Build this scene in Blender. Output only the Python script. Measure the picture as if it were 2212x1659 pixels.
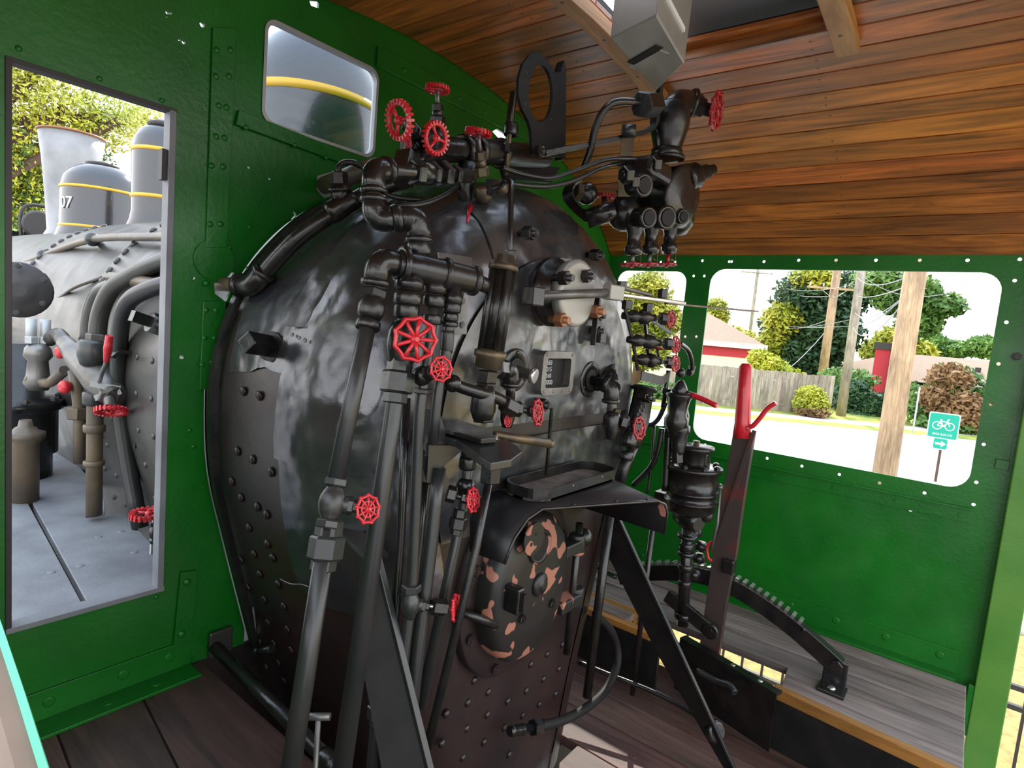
import bpy, bmesh, math, random
from mathutils import Vector, Matrix
random.seed(7)
for o in list(bpy.data.objects): bpy.data.objects.remove(o)
scene = bpy.context.scene
COL = scene.collection

# ---------------------------------------------------------------- camera
# world: X across the cab (towards the street side), Y towards the front of the locomotive, Z up from the fireman's deck
FPX, IW, IH = 1284.65, 2212.0, 1659.0
ROT = Matrix(((0.6155553, 0.0272831, -0.7876213), (-0.7833393, 0.1307931, -0.6076782), (0.0864361, 0.9910342, 0.1018823)))
CAM = Vector((0, 0, 1.12))
cd = bpy.data.cameras.new('camera'); cam = bpy.data.objects.new('camera', cd); COL.objects.link(cam)
cd.sensor_width = 36; cd.lens = 36 * FPX / IW; cd.clip_start = 0.02; cd.clip_end = 400
cam.matrix_world = Matrix.Translation(CAM) @ ROT.to_4x4()
scene.camera = cam

# ---------------------------------------------------------------- sky, sun, exposure
w = bpy.data.worlds.new('sky'); scene.world = w; w.use_nodes = True
nt = w.node_tree; nt.nodes.clear()
out = nt.nodes.new('ShaderNodeOutputWorld'); bg = nt.nodes.new('ShaderNodeBackground')
tc = nt.nodes.new('ShaderNodeTexCoord'); sx = nt.nodes.new('ShaderNodeSeparateXYZ'); rp = nt.nodes.new('ShaderNodeValToRGB')
rp.color_ramp.elements[0].position = 0.0; rp.color_ramp.elements[0].color = (1.0, 0.98, 0.95, 1)
rp.color_ramp.elements[1].position = 0.9; rp.color_ramp.elements[1].color = (0.66, 0.80, 1, 1)
nt.links.new(tc.outputs['Generated'], sx.inputs[0]); nt.links.new(sx.outputs['Z'], rp.inputs[0])
nt.links.new(rp.outputs[0], bg.inputs[0]); nt.links.new(bg.outputs[0], out.inputs[0])
bg.inputs[1].default_value = 2.5
sd = bpy.data.lights.new('sun', 'SUN'); sun = bpy.data.objects.new('sun', sd); COL.objects.link(sun)
sd.energy = 4.0; sd.angle = 0.009; sd.color = (1, 0.93, 0.82)
sun.rotation_euler = Vector((-0.89 * 0.766, -0.45 * 0.766, -0.643)).to_track_quat('-Z', 'Y').to_euler()
vs = scene.view_settings
vs.view_transform = 'Standard'; vs.look = 'None'; vs.exposure = 0.4; vs.gamma = 1.0; vs.use_curve_mapping = False

# ---------------------------------------------------------------- points measured on the photograph, at their true distance
def ray(px, py): return ROT @ Vector((px - IW / 2, IH / 2 - py, -FPX))
def aY(px, py, Y): d = ray(px, py); return CAM + d * (Y / d.y)
def aX(px, py, X): d = ray(px, py); return CAM + d * (X / d.x)
def aZ(px, py, Z): d = ray(px, py); return CAM + d * ((Z - CAM.z) / d.z)
def mpp(p): return -(ROT.transposed() @ (Vector(p) - CAM)).z / FPX      # metres per photo pixel at a point
XA, YA, ZA = Vector((1, 0, 0)), Vector((0, 1, 0)), Vector((0, 0, 1))

# ---------------------------------------------------------------- materials
MT = {}
def mat(name, col, rough=0.5, metal=0.0, noise=0.0, nscale=8.0, bump=0.0, bscale=40.0, bdist=0.002, col2=None, thr=None, coat=0.0, rnd=0.0, spec=0.5, rvar=0.0, trans=0.0, alpha=1.0, bscale2=None, bump2=0.0):
    m = bpy.data.materials.new(name); m.use_nodes = True; N = m.node_tree; n = N.nodes; L = N.links
    b = n['Principled BSDF']
    b.inputs['Base Color'].default_value = (*col, 1); b.inputs['Roughness'].default_value = rough; b.inputs['Metallic'].default_value = metal
    b.inputs['Specular IOR Level'].default_value = spec; b.inputs['Coat Weight'].default_value = coat
    b.inputs['Transmission Weight'].default_value = trans; b.inputs['Alpha'].default_value = alpha
    t = n.new('ShaderNodeTexCoord'); co = t.outputs['Object']
    if col2 is not None:
        nz = n.new('ShaderNodeTexNoise'); nz.inputs['Scale'].default_value = nscale; nz.inputs['Detail'].default_value = 6
        L.new(co, nz.inputs['Vector'])
        r = n.new('ShaderNodeValToRGB'); lo, hi = thr or (0.35, 0.65)
        r.color_ramp.elements[0].position = lo; r.color_ramp.elements[0].color = (*col, 1)
        r.color_ramp.elements[1].position = hi; r.color_ramp.elements[1].color = (*col2, 1)
        L.new(nz.outputs[0], r.inputs[0]); src = r.outputs[0]
        if rnd:
            oi = n.new('ShaderNodeObjectInfo'); hv = n.new('ShaderNodeHueSaturation'); mr = n.new('ShaderNodeMapRange')
            mr.inputs[3].default_value = 1 - rnd; mr.inputs[4].default_value = 1 + rnd
            L.new(oi.outputs['Random'], mr.inputs[0]); L.new(mr.outputs[0], hv.inputs['Value']); L.new(src, hv.inputs['Color']); src = hv.outputs[0]
        L.new(src, b.inputs['Base Color'])
    if rvar:
        nz = n.new('ShaderNodeTexNoise'); nz.inputs['Scale'].default_value = 7; nz.inputs['Detail'].default_value = 5; L.new(co, nz.inputs['Vector'])
        mr = n.new('ShaderNodeMapRange'); mr.inputs[1].default_value = 0.3; mr.inputs[2].default_value = 0.7
        mr.inputs[3].default_value = max(0.05, rough - rvar); mr.inputs[4].default_value = rough + rvar
        L.new(nz.outputs[0], mr.inputs[0]); L.new(mr.outputs[0], b.inputs['Roughness'])
    if bump:
        nz = n.new('ShaderNodeTexNoise'); nz.inputs['Scale'].default_value = bscale; nz.inputs['Detail'].default_value = 3; L.new(co, nz.inputs['Vector'])
        bp = n.new('ShaderNodeBump'); bp.inputs['Strength'].default_value = bump; bp.inputs['Distance'].default_value = bdist
        L.new(nz.outputs[0], bp.inputs['Height'])
        if bscale2:
            nz2 = n.new('ShaderNodeTexNoise'); nz2.inputs['Scale'].default_value = bscale2; nz2.inputs['Detail'].default_value = 2; L.new(co, nz2.inputs['Vector'])
            bp2 = n.new('ShaderNodeBump'); bp2.inputs['Strength'].default_value = bump2; bp2.inputs['Distance'].default_value = 0.02
            L.new(nz2.outputs[0], bp2.inputs['Height']); L.new(bp2.outputs[0], bp.inputs['Normal'])
        L.new(bp.outputs[0], b.inputs['Normal'])
    MT[name] = m
    return m

def wood(name, c1, c2, axis='Y', rough=0.5, rnd=0.25, sc=1.0, coat=0.0, hue=0.015):
    """boards: long grain along one axis, each board its own tone"""
    m = bpy.data.materials.new(name); m.use_nodes = True; N = m.node_tree; n = N.nodes; L = N.links; b = n['Principled BSDF']
    b.inputs['Roughness'].default_value = rough; b.inputs['Coat Weight'].default_value = coat; b.inputs['Coat Roughness'].default_value = 0.3
    t = n.new('ShaderNodeTexCoord'); mp = n.new('ShaderNodeMapping'); oi = n.new('ShaderNodeObjectInfo')
    s = [22 * sc] * 3; s['XYZ'.index(axis)] = 1.6 * sc; mp.inputs['Scale'].default_value = s
    ad = n.new('ShaderNodeVectorMath'); ad.operation = 'ADD'
    ml = n.new('ShaderNodeVectorMath'); ml.operation = 'SCALE'; ml.inputs['Scale'].default_value = 60
    cx = n.new('ShaderNodeCombineXYZ'); L.new(oi.outputs['Random'], cx.inputs[0]); L.new(oi.outputs['Random'], cx.inputs[1]); L.new(oi.outputs['Random'], cx.inputs[2])
    L.new(cx.outputs[0], ml.inputs[0]); L.new(t.outputs['Object'], mp.inputs[0]); L.new(mp.outputs[0], ad.inputs[0]); L.new(ml.outputs[0], ad.inputs[1])
    nz = n.new('ShaderNodeTexNoise'); nz.inputs['Scale'].default_value = 1.0; nz.inputs['Detail'].default_value = 7; nz.inputs['Roughness'].default_value = 0.62; nz.inputs['Distortion'].default_value = 1.4
    L.new(ad.outputs[0], nz.inputs['Vector'])
    r = n.new('ShaderNodeValToRGB'); r.color_ramp.elements[0].position = 0.30; r.color_ramp.elements[0].color = (*c1, 1); r.color_ramp.elements[1].position = 0.66; r.color_ramp.elements[1].color = (*c2, 1)
    L.new(nz.outputs[0], r.inputs[0])
    # slow stains along the boards
    mp2 = n.new('ShaderNodeMapping'); s2 = [3.0] * 3; s2['XYZ'.index(axis)] = 1.2; mp2.inputs['Scale'].default_value = s2; L.new(t.outputs['Object'], mp2.inputs[0])
    ad2 = n.new('ShaderNodeVectorMath'); ad2.operation = 'ADD'; L.new(mp2.outputs[0], ad2.inputs[0]); L.new(ml.outputs[0], ad2.inputs[1])
    nz2 = n.new('ShaderNodeTexNoise'); nz2.inputs['Scale'].default_value = 1.3; nz2.inputs['Detail'].default_value = 4; L.new(ad2.outputs[0], nz2.inputs['Vector'])
    mr = n.new('ShaderNodeMapRange'); mr.inputs[1].default_value = 0.3; mr.inputs[2].default_value = 0.6; mr.inputs[3].default_value = 0.55; mr.inputs[4].default_value = 1.1; L.new(nz2.outputs[0], mr.inputs[0])
    mr3 = n.new('ShaderNodeMapRange'); mr3.inputs[3].default_value = 1 - rnd; mr3.inputs[4].default_value = 1 + rnd; L.new(oi.outputs['Random'], mr3.inputs[0])
    mm = n.new('ShaderNodeMath'); mm.operation = 'MULTIPLY'; L.new(mr.outputs[0], mm.inputs[0]); L.new(mr3.outputs[0], mm.inputs[1])
    hv = n.new('ShaderNodeHueSaturation'); L.new(mm.outputs[0], hv.inputs['Value']); L.new(r.outputs[0], hv.inputs['Color'])
    fr = n.new('ShaderNodeMath'); fr.operation = 'MULTIPLY'; fr.inputs[1].default_value = 7.31; L.new(oi.outputs['Random'], fr.inputs[0])
    fr2 = n.new('ShaderNodeMath'); fr2.operation = 'FRACT'; L.new(fr.outputs[0], fr2.inputs[0])
    mr4 = n.new('ShaderNodeMapRange'); mr4.inputs[3].default_value = 0.5 - hue; mr4.inputs[4].default_value = 0.5 + hue; L.new(fr2.outputs[0], mr4.inputs[0]); L.new(mr4.outputs[0], hv.inputs['Hue'])
    L.new(hv.outputs[0], b.inputs['Base Color'])
    bp = n.new('ShaderNodeBump'); bp.inputs['Strength'].default_value = 0.25; bp.inputs['Distance'].default_value = 0.002; L.new(nz.outputs[0], bp.inputs['Height']); L.new(bp.outputs[0], b.inputs['Normal'])
    MT[name] = m
    return m

mat('black', (0.007, 0.007, 0.0075), 0.28, noise=1, col2=(0.016, 0.014, 0.012), nscale=14, bump=0.35, bscale=60, bdist=0.002, rvar=0.10, spec=0.6)
mat('black_matt', (0.006, 0.0055, 0.0055), 0.62, spec=0.3, col2=(0.014, 0.012, 0.011), nscale=10, bump=0.3, bscale=50)
mat('jacket', (0.085, 0.087, 0.096), 0.26, metal=0.75, col2=(0.155, 0.150, 0.142), nscale=4, thr=(0.4, 0.7), bump=0.35, bscale=45, bdist=0.0015, rvar=0.12, spec=0.7, bscale2=6.5, bump2=1.0)
mat('pipe_grey', (0.016, 0.018, 0.019), 0.34, col2=(0.030, 0.029, 0.027), nscale=9, bump=0.2, bscale=70, bdist=0.001, spec=0.6)
mat('steel', (0.22, 0.21, 0.20), 0.38, metal=0.6, col2=(0.12, 0.11, 0.10), nscale=9, bump=0.3, bscale=40)
mat('polished_sunlit', (0.62, 0.60, 0.56), 0.3, metal=0.9, col2=(0.45, 0.42, 0.38), nscale=14)  # polished metal; on the quadrant teeth it carries sun glint as colour
mat('brass_dull', (0.16, 0.12, 0.07), 0.42, metal=0.7, col2=(0.09, 0.07, 0.05), nscale=16)
mat('copper_nut', (0.30, 0.13, 0.06), 0.45, metal=0.5)
mat('red', (0.62, 0.018, 0.030), 0.32, col2=(0.50, 0.012, 0.02), nscale=30, bump=0.25, bscale=90, bdist=0.001, coat=0.3)
mat('red_dark', (0.40, 0.010, 0.018), 0.34, col2=(0.28, 0.008, 0.012), nscale=30, bump=0.25, bscale=90, bdist=0.001, coat=0.2)
mat('green', (0.003, 0.120, 0.008), 0.34, col2=(0.005, 0.155, 0.009), nscale=5, bump=0.4, bscale=70, bdist=0.002, rvar=0.08)
mat('green_light', (0.055, 0.20, 0.018), 0.42, col2=(0.09, 0.24, 0.03), nscale=4, bump=0.3, bscale=60)
mat('side_brown', (0.22, 0.155, 0.115), 0.7, col2=(0.30, 0.22, 0.17), nscale=9)
mat('lever_paint', (0.05, 0.035, 0.03), 0.45, col2=(0.16, 0.02, 0.015), nscale=5, thr=(0.55, 0.7), bump=0.2, bscale=40)
mat('mint_skylit', (0.16, 0.62, 0.40), 0.5)  # green sheet edge, its paleness is sky light put into the colour
mat('plate_grey', (0.25, 0.26, 0.28), 0.5, col2=(0.16, 0.165, 0.18), nscale=6, bump=0.3, bscale=90)
mat('firebox', (0.011, 0.009, 0.009), 0.40, col2=(0.028, 0.014, 0.012), nscale=3, bump=0.35, bscale=35, rvar=0.08)
mat('lamp_steel', (0.36, 0.34, 0.30), 0.42, metal=0.35, col2=(0.30, 0.29, 0.27), nscale=6)
mat('hatch', (0.16, 0.165, 0.185), 0.6)
mat('stack_white', (0.36, 0.36, 0.37), 0.40, col2=(0.24, 0.24, 0.25), nscale=5)
mat('dome_black', (0.010, 0.011, 0.014), 0.20, col2=(0.016, 0.016, 0.019), nscale=4, bump=0.3, bscale=120, bdist=0.001, coat=0.4, spec=0.8)
mat('yellow', (0.75, 0.42, 0.03), 0.4)
mat('white', (0.8, 0.8, 0.78), 0.5)
mat('boiler_grey', (0.060, 0.056, 0.050), 0.36, col2=(0.026, 0.025, 0.024), nscale=4, bump=0.3, bscale=40, rvar=0.08, spec=0.6)
mat('pipe_tan', (0.16, 0.115, 0.07), 0.40, col2=(0.075, 0.062, 0.05), nscale=6, bump=0.4, bscale=40, bdist=0.003)
mat('dust', (0.24, 0.21, 0.18), 0.8, col2=(0.10, 0.09, 0.08), nscale=16, bump=0.4, bscale=60)
# peeling paint: black with patches of bare pinkish primer
def peeling(name, base, bare, scale, thr, rough=0.42):
    m = bpy.data.materials.new(name); m.use_nodes = True; N = m.node_tree; n = N.nodes; L = N.links; b = n['Principled BSDF']; b.inputs['Roughness'].default_value = rough
    t = n.new('ShaderNodeTexCoord'); nz = n.new('ShaderNodeTexNoise'); nz.inputs['Scale'].default_value = scale; nz.inputs['Detail'].default_value = 1.5
    L.new(t.outputs['Object'], nz.inputs['Vector']); r = n.new('ShaderNodeValToRGB'); r.color_ramp.interpolation = 'LINEAR'
    r.color_ramp.elements[0].position = thr; r.color_ramp.elements[0].color = (*base, 1); r.color_ramp.elements[1].position = thr + 0.015; r.color_ramp.elements[1].color = (*bare, 1)
    L.new(nz.outputs[0], r.inputs[0]); L.new(r.outputs[0], b.inputs['Base Color'])
    bp = n.new('ShaderNodeBump'); bp.inputs['Strength'].default_value = 0.5; bp.inputs['Distance'].default_value = 0.002; bp.invert = True; L.new(r.outputs[0], bp.inputs['Height']); L.new(bp.outputs[0], b.inputs['Normal'])
    MT[name] = m
peeling('peel_door', (0.014, 0.013, 0.012), (0.34, 0.14, 0.095), 15, 0.575)
peeling('peel_shelf', (0.011, 0.011, 0.012), (0.30, 0.12, 0.09), 9, 0.66)
wood('ceiling_wood', (0.085, 0.017, 0.003), (0.56, 0.165, 0.024), 'Y', 0.40, 0.24, coat=0.3, hue=0.008)
wood('rafter_wood', (0.30, 0.13, 0.035), (0.52, 0.27, 0.09), 'X', 0.5, 0.1)
wood('deck_dark', (0.034, 0.016, 0.012), (0.115, 0.056, 0.042), 'Y', 0.62, 0.2)
wood('deck_grey', (0.085, 0.064, 0.052), (0.24, 0.19, 0.165), 'Y', 0.62, 0.2)
wood('edge_wood', (0.22, 0.07, 0.016), (0.42, 0.16, 0.04), 'Y', 0.5, 0.05)
wood('fence_wood', (0.20, 0.165, 0.12), (0.42, 0.36, 0.27), 'Z', 0.8, 0.2)
wood('pole_wood', (0.26, 0.155, 0.09), (0.52, 0.34, 0.21), 'Z', 0.8, 0.1)
mat('leaf_yellow', (0.24, 0.30, 0.02), 0.6, col2=(0.55, 0.50, 0.05), nscale=0.5, rnd=0.2)
mat('leaf_green', (0.05, 0.13, 0.025), 0.6, col2=(0.16, 0.28, 0.05), nscale=0.5, rnd=0.25)
mat('leaf_dark', (0.022, 0.065, 0.025), 0.6, col2=(0.06, 0.13, 0.04), nscale=0.5, rnd=0.25)
mat('leaf_brown', (0.16, 0.085, 0.03), 0.7, col2=(0.30, 0.17, 0.07), nscale=1.5, rnd=0.2)
mat('bark', (0.10, 0.055, 0.035), 0.85)
mat('grass', (0.16, 0.26, 0.03), 0.9, col2=(0.42, 0.38, 0.06), nscale=1.2, bump=0.6, bscale=20)
mat('dry_ground', (0.50, 0.32, 0.10), 0.95, col2=(0.26, 0.20, 0.07), nscale=14, thr=(0.4, 0.62), bump=0.6, bscale=20)
mat('gravel', (0.22, 0.21, 0.20), 0.95, col2=(0.34, 0.33, 0.31), nscale=20, bump=0.6, bscale=25)
mat('asphalt', (0.42, 0.42, 0.42), 0.9, col2=(0.50, 0.50, 0.50), nscale=3)
mat('kerb', (0.55, 0.54, 0.52), 0.9)
mat('roof_shingle', (0.27, 0.185, 0.125), 0.9, col2=(0.36, 0.26, 0.19), nscale=14)
mat('house_red', (0.50, 0.03, 0.05), 0.7)
mat('house_cream', (0.72, 0.66, 0.56), 0.8)
mat('galv', (0.45, 0.46, 0.47), 0.5, metal=0.4)
mat('sign_green', (0.0, 0.34, 0.22), 0.5)
mat('iron', (0.035, 0.03, 0.03), 0.5)
mat('wire', (0.30, 0.30, 0.32), 0.6)
mat('glass', (0.9, 0.95, 1.0), 0.03, trans=1.0)
# ---------------------------------------------------------------- mesh helpers
def frame(axis, up=None):
    a = Vector(axis).normalized(); u = Vector(up) if up is not None else (ZA if abs(a.z) < 0.9 else YA)
    x = u.cross(a)
    if x.length < 1e-6: x = XA.cross(a)
    x.normalize(); y = a.cross(x).normalized()
    return x, y, a
class MB:
    def __init__(s): s.v = []; s.f = []; s.sm = []
    def add(s, vs, fs, smooth=False):
        k = len(s.v); s.v += [Vector(q) for q in vs]
        s.f += [[i + k for i in f] for f in fs]; s.sm += [smooth] * len(fs); return s
    def box(s, c, size, ax=None):
        c = Vector(c); X, Y, Z = ax if ax else (XA, YA, ZA); a, b, d = [q / 2 for q in size]
        vs = [c + X * i * a + Y * j * b + Z * k * d for i in (-1, 1) for j in (-1, 1) for k in (-1, 1)]
        return s.add(vs, [(0, 1, 3, 2), (4, 6, 7, 5), (0, 4, 5, 1), (2, 3, 7, 6), (0, 2, 6, 4), (1, 5, 7, 3)])
    def bbox(s, lo, hi):
        lo, hi = Vector(lo), Vector(hi); return s.box((lo + hi) / 2, hi - lo)
    def bar(s, p, q, wd, th, up=None):
        p, q = Vector(p), Vector(q); x, y, a = frame(q - p, up); return s.box((p + q) / 2, (wd, th, (q - p).length), (x, y, a))
    def lathe(s, o, axis, prof, n=16, smooth=True, up=None, phase=0.0):
        """prof: (distance along axis, radius)"""
        o = Vector(o); x, y, a = frame(axis, up); vs = []; fs = []
        for h, r in prof:
            for i in range(n):
                t = 2 * math.pi * i / n + phase; vs.append(o + a * h + (x * math.cos(t) + y * math.sin(t)) * r)
        for k in range(len(prof) - 1):
            for i in range(n):
                j = (i + 1) % n; fs.append((k * n + i, k * n + j, (k + 1) * n + j, (k + 1) * n + i))
        s.add(vs, fs, smooth)
        m = len(prof) - 1; k0 = len(s.v) - len(vs)
        s.f.append([k0 + i for i in range(n)][::-1]); s.sm.append(False); s.f.append([k0 + m * n + i for i in range(n)]); s.sm.append(False)
        return s
    def cyl(s, p, q, r, n=14, r2=None):
        p, q = Vector(p), Vector(q); return s.lathe(p, q - p, [(0, r), ((q - p).length, r if r2 is None else r2)], n)
    def hex(s, p, q, r, n=6, phase=0.3):
        p, q = Vector(p), Vector(q); L = (q - p).length; c = min(r * 0.12, L * 0.2)
        return s.lathe(p, q - p, [(0, r * 0.9), (c, r), (L - c, r), (L, r * 0.9)], n, smooth=False, phase=phase)
    def ball(s, c, r, n=14, axis=ZA, sq=1.0):
        pr = [(-r * sq * math.cos(math.pi * k / 8), max(1e-4, r * math.sin(math.pi * k / 8))) for k in range(9)]; return s.lathe(c, axis, pr, n)
    def tube(s, pts, r, n=10, rs=None):
        pts = [Vector(p) for p in pts]; m = len(pts); vs = []; fs = []
        T = [(pts[min(i + 1, m - 1)] - pts[max(i - 1, 0)]).normalized() for i in range(m)]
        x, y, a = frame(T[0]); 
        for i in range(m):
            if i:
                x = (x - T[i] * x.dot(T[i])); x.normalize(); y = T[i].cross(x)
            rr = rs[i] if rs else r
            for k in range(n):
                t = 2 * math.pi * k / n; vs.append(pts[i] + (x * math.cos(t) + y * math.sin(t)) * rr)
        for i in range(m - 1):
            for k in range(n):
                j = (k + 1) % n; fs.append((i * n + k, i * n + j, (i + 1) * n + j, (i + 1) * n + k))
        k0 = len(s.v); s.add(vs, fs, True)
        s.f.append([k0 + i for i in range(n)][::-1]); s.sm.append(False); s.f.append([k0 + (m - 1) * n + i for i in range(n)]); s.sm.append(False)
        return s
    def torus(s, c, axis, R, r, n=24, m=8, wave=0.0, waves=0, sq=1.0):
        c = Vector(c); x, y, a = frame(axis); vs = []; fs = []
        for i in range(n):
            t = 2 * math.pi * i / n; RR = R * (1 + wave * math.cos(waves * t))
            d = x * math.cos(t) + y * math.sin(t)
            for k in range(m):
                p = 2 * math.pi * k / m; vs.append(c + d * (RR + r * math.cos(p)) + a * (r * sq * math.sin(p)))
        for i in range(n):
            for k in range(m):
                i2 = (i + 1) % n; k2 = (k + 1) % m; fs.append((i * m + k, i2 * m + k, i2 * m + k2, i * m + k2))
        return s.add(vs, fs, True)
    def prism(s, poly, ext):
        """poly: world points of a flat outline, ext: extrusion vector"""
        poly = [Vector(p) for p in poly]; n = len(poly); ext = Vector(ext)
        return s.add(poly + [p + ext for p in poly], [list(range(n))[::-1], list(range(n, 2 * n))] + [(i, (i + 1) % n, n + (i + 1) % n, n + i) for i in range(n)])
    def sweepflat(s, pts, wvec, th):
        """flat strap along pts: width vector constant, thickness th"""
        pts = [Vector(p) for p in pts]; w_ = Vector(wvec); vs = []; fs = []; m = len(pts)
        for i in range(m):
            t = (pts[min(i + 1, m - 1)] - pts[max(i - 1, 0)]).normalized(); nn = t.cross(w_).normalized() * th / 2
            vs += [pts[i] - w_ / 2 - nn, pts[i] + w_ / 2 - nn, pts[i] + w_ / 2 + nn, pts[i] - w_ / 2 + nn]
        for i in range(m - 1):
            for k in range(4): fs.append((i * 4 + k, i * 4 + (k + 1) % 4, i * 4 + 4 + (k + 1) % 4, i * 4 + 4 + k))
        fs += [(3, 2, 1, 0), tuple(m * 4 - 4 + k for k in range(4))]
        return s.add(vs, fs)
    def build(s, name, m, parent=None, bevel=0.0, label=None):
        off = parent_loc(parent)
        me = bpy.data.meshes.new(name); me.from_pydata([v - off for v in s.v], [], s.f)
        me.polygons.foreach_set('use_smooth', s.sm)
        bm = bmesh.new(); bm.from_mesh(me); bmesh.ops.recalc_face_normals(bm, faces=bm.faces); bm.to_mesh(me); bm.free()
        return link(name, me, m, parent, bevel, label)
def parent_loc(p):
    o = Vector((0, 0, 0))
    while p is not None: o = o + p.location; p = p.parent
    return o
def link(name, me, m, parent=None, bevel=0.0, label=None):
    o = bpy.data.objects.new(name, me); COL.objects.link(o)
    if m: me.materials.append(MT[m] if isinstance(m, str) else m)
    if parent: o.parent = parent
    if bevel:
        b = o.modifiers.new('bevel', 'BEVEL'); b.width = bevel; b.segments = 2; b.limit_method = 'ANGLE'
    if label: o['label'] = label
    return o
def thing(name, label, cat, loc=(0, 0, 0), group=None):
    o = bpy.data.objects.new(name, None); COL.objects.link(o); o.location = Vector(loc); o.empty_display_size = 0.05
    o['label'] = label; o['category'] = cat
    if group: o['group'] = group
    return o
def tag(o, label, cat, group=None):
    o['label'] = label; o['category'] = cat
    if group: o['group'] = group
    return o
def struct(o): o['kind'] = 'structure'; return o
def holed_plate(name, outer, holes, to3, th, m, parent=None):
    """flat plate with real openings: outlines are 2D lists, to3 maps a 2D point to the world, th thickness vector"""
    bm = bmesh.new(); edges = []
    for loop in [outer] + holes:
        vs = [bm.verts.new((p[0], p[1], 0)) for p in loop]
        for i in range(len(vs)): edges.append(bm.edges.new((vs[i], vs[(i + 1) % len(vs)])))
    bmesh.ops.triangle_fill(bm, use_beauty=True, use_dissolve=False, edges=edges, normal=(0, 0, 1))
    r = bmesh.ops.extrude_face_region(bm, geom=list(bm.faces))
    for g in r['geom']:
        if isinstance(g, bmesh.types.BMVert): g.co.z = 1.0
    off = parent_loc(parent); th = Vector(th)
    for v in bm.verts:
        q = Vector(to3(v.co.x, v.co.y)) + th * v.co.z - off; v.co = q
    bmesh.ops.recalc_face_normals(bm, faces=bm.faces)
    me = bpy.data.meshes.new(name); bm.to_mesh(me); bm.free()
    return link(name, me, m, parent)
def rrect(x0, x1, y0, y1, r, n=5):
    pts = []
    for cx, cy, a0 in ((x1 - r, y1 - r, 0), (x0 + r, y1 - r, 90), (x0 + r, y0 + r, 180), (x1 - r, y0 + r, 270)):
        for k in range(n + 1):
            a = math.radians(a0 + 90 * k / n); pts.append((cx + r * math.cos(a), cy + r * math.sin(a)))
    return pts
def circ(x, y, r, n=10): return [(x + r * math.cos(2 * math.pi * k / n), y + r * math.sin(2 * math.pi * k / n)) for k in range(n)]
def smooth(pts, rad=0.05, n=6):
    """polyline with rounded corners"""
    pts = [Vector(p) for p in pts]; out_ = [pts[0]]
    for i in range(1, len(pts) - 1):
        a, b, c = pts[i - 1], pts[i], pts[i + 1]; d1 = (a - b); d2 = (c - b)
        r = min(rad, d1.length * 0.45, d2.length * 0.45); s_, e = b + d1.normalized() * r, b + d2.normalized() * r
        for k in range(n + 1):
            t = k / n; out_.append(s_ * (1 - t) ** 2 + b * 2 * t * (1 - t) + e * t * t)
    return out_ + [pts[-1]]
def catmull(pts, n=6):
    pts = [Vector(p) for p in pts]; o = []
    for i in range(len(pts) - 1):
        p0, p1, p2, p3 = pts[max(i - 1, 0)], pts[i], pts[i + 1], pts[min(i + 2, len(pts) - 1)]
        for k in range(n):
            t = k / n; o.append(0.5 * ((2 * p1) + (p2 - p0) * t + (2 * p0 - 5 * p1 + 4 * p2 - p3) * t * t + (3 * p1 - p0 - 3 * p2 + p3) * t ** 3))
    return o + [pts[-1]]
_shared = {}
def rivet(p, nrm, r, m, parent, name='rivet', h=0.5):
    """domed rivet head, one mesh shared per size and material"""
    key = (round(r, 4), str(m), h)
    if key not in _shared:
        b = MB(); b.lathe((0, 0, 0), ZA, [(-r * 0.2, r), (r * 0.12, r), (r * h * 0.7, r * 0.78), (r * h, r * 0.3)], 8)
        me = bpy.data.meshes.new('rivet'); me.from_pydata(b.v, [], b.f); me.polygons.foreach_set('use_smooth', b.sm); me.materials.append(MT[m]); _shared[key] = me
    o = bpy.data.objects.new(name, _shared[key]); COL.objects.link(o); o.parent = parent
    o.location = Vector(p) - parent_loc(parent); o.rotation_euler = Vector(nrm).to_track_quat('Z', 'Y').to_euler()
    return o
def hexbolt(p, nrm, r, m, parent, h=0.9, name='bolt'):
    key = ('hex', round(r, 4), str(m), h)
    if key not in _shared:
        b = MB(); b.hex((0, 0, -r * 0.1), (0, 0, r * h), r); b.cyl((0, 0, r * h * 0.9), (0, 0, r * h * 1.25), r * 0.5, 8)
        me = bpy.data.meshes.new('bolt'); me.from_pydata(b.v, [], b.f); me.polygons.foreach_set('use_smooth', b.sm); me.materials.append(MT[m]); _shared[key] = me
    o = bpy.data.objects.new(name, _shared[key]); COL.objects.link(o); o.parent = parent
    o.location = Vector(p) - parent_loc(parent); o.rotation_euler = Vector(nrm).to_track_quat('Z', 'Y').to_euler()
    return o

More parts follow.
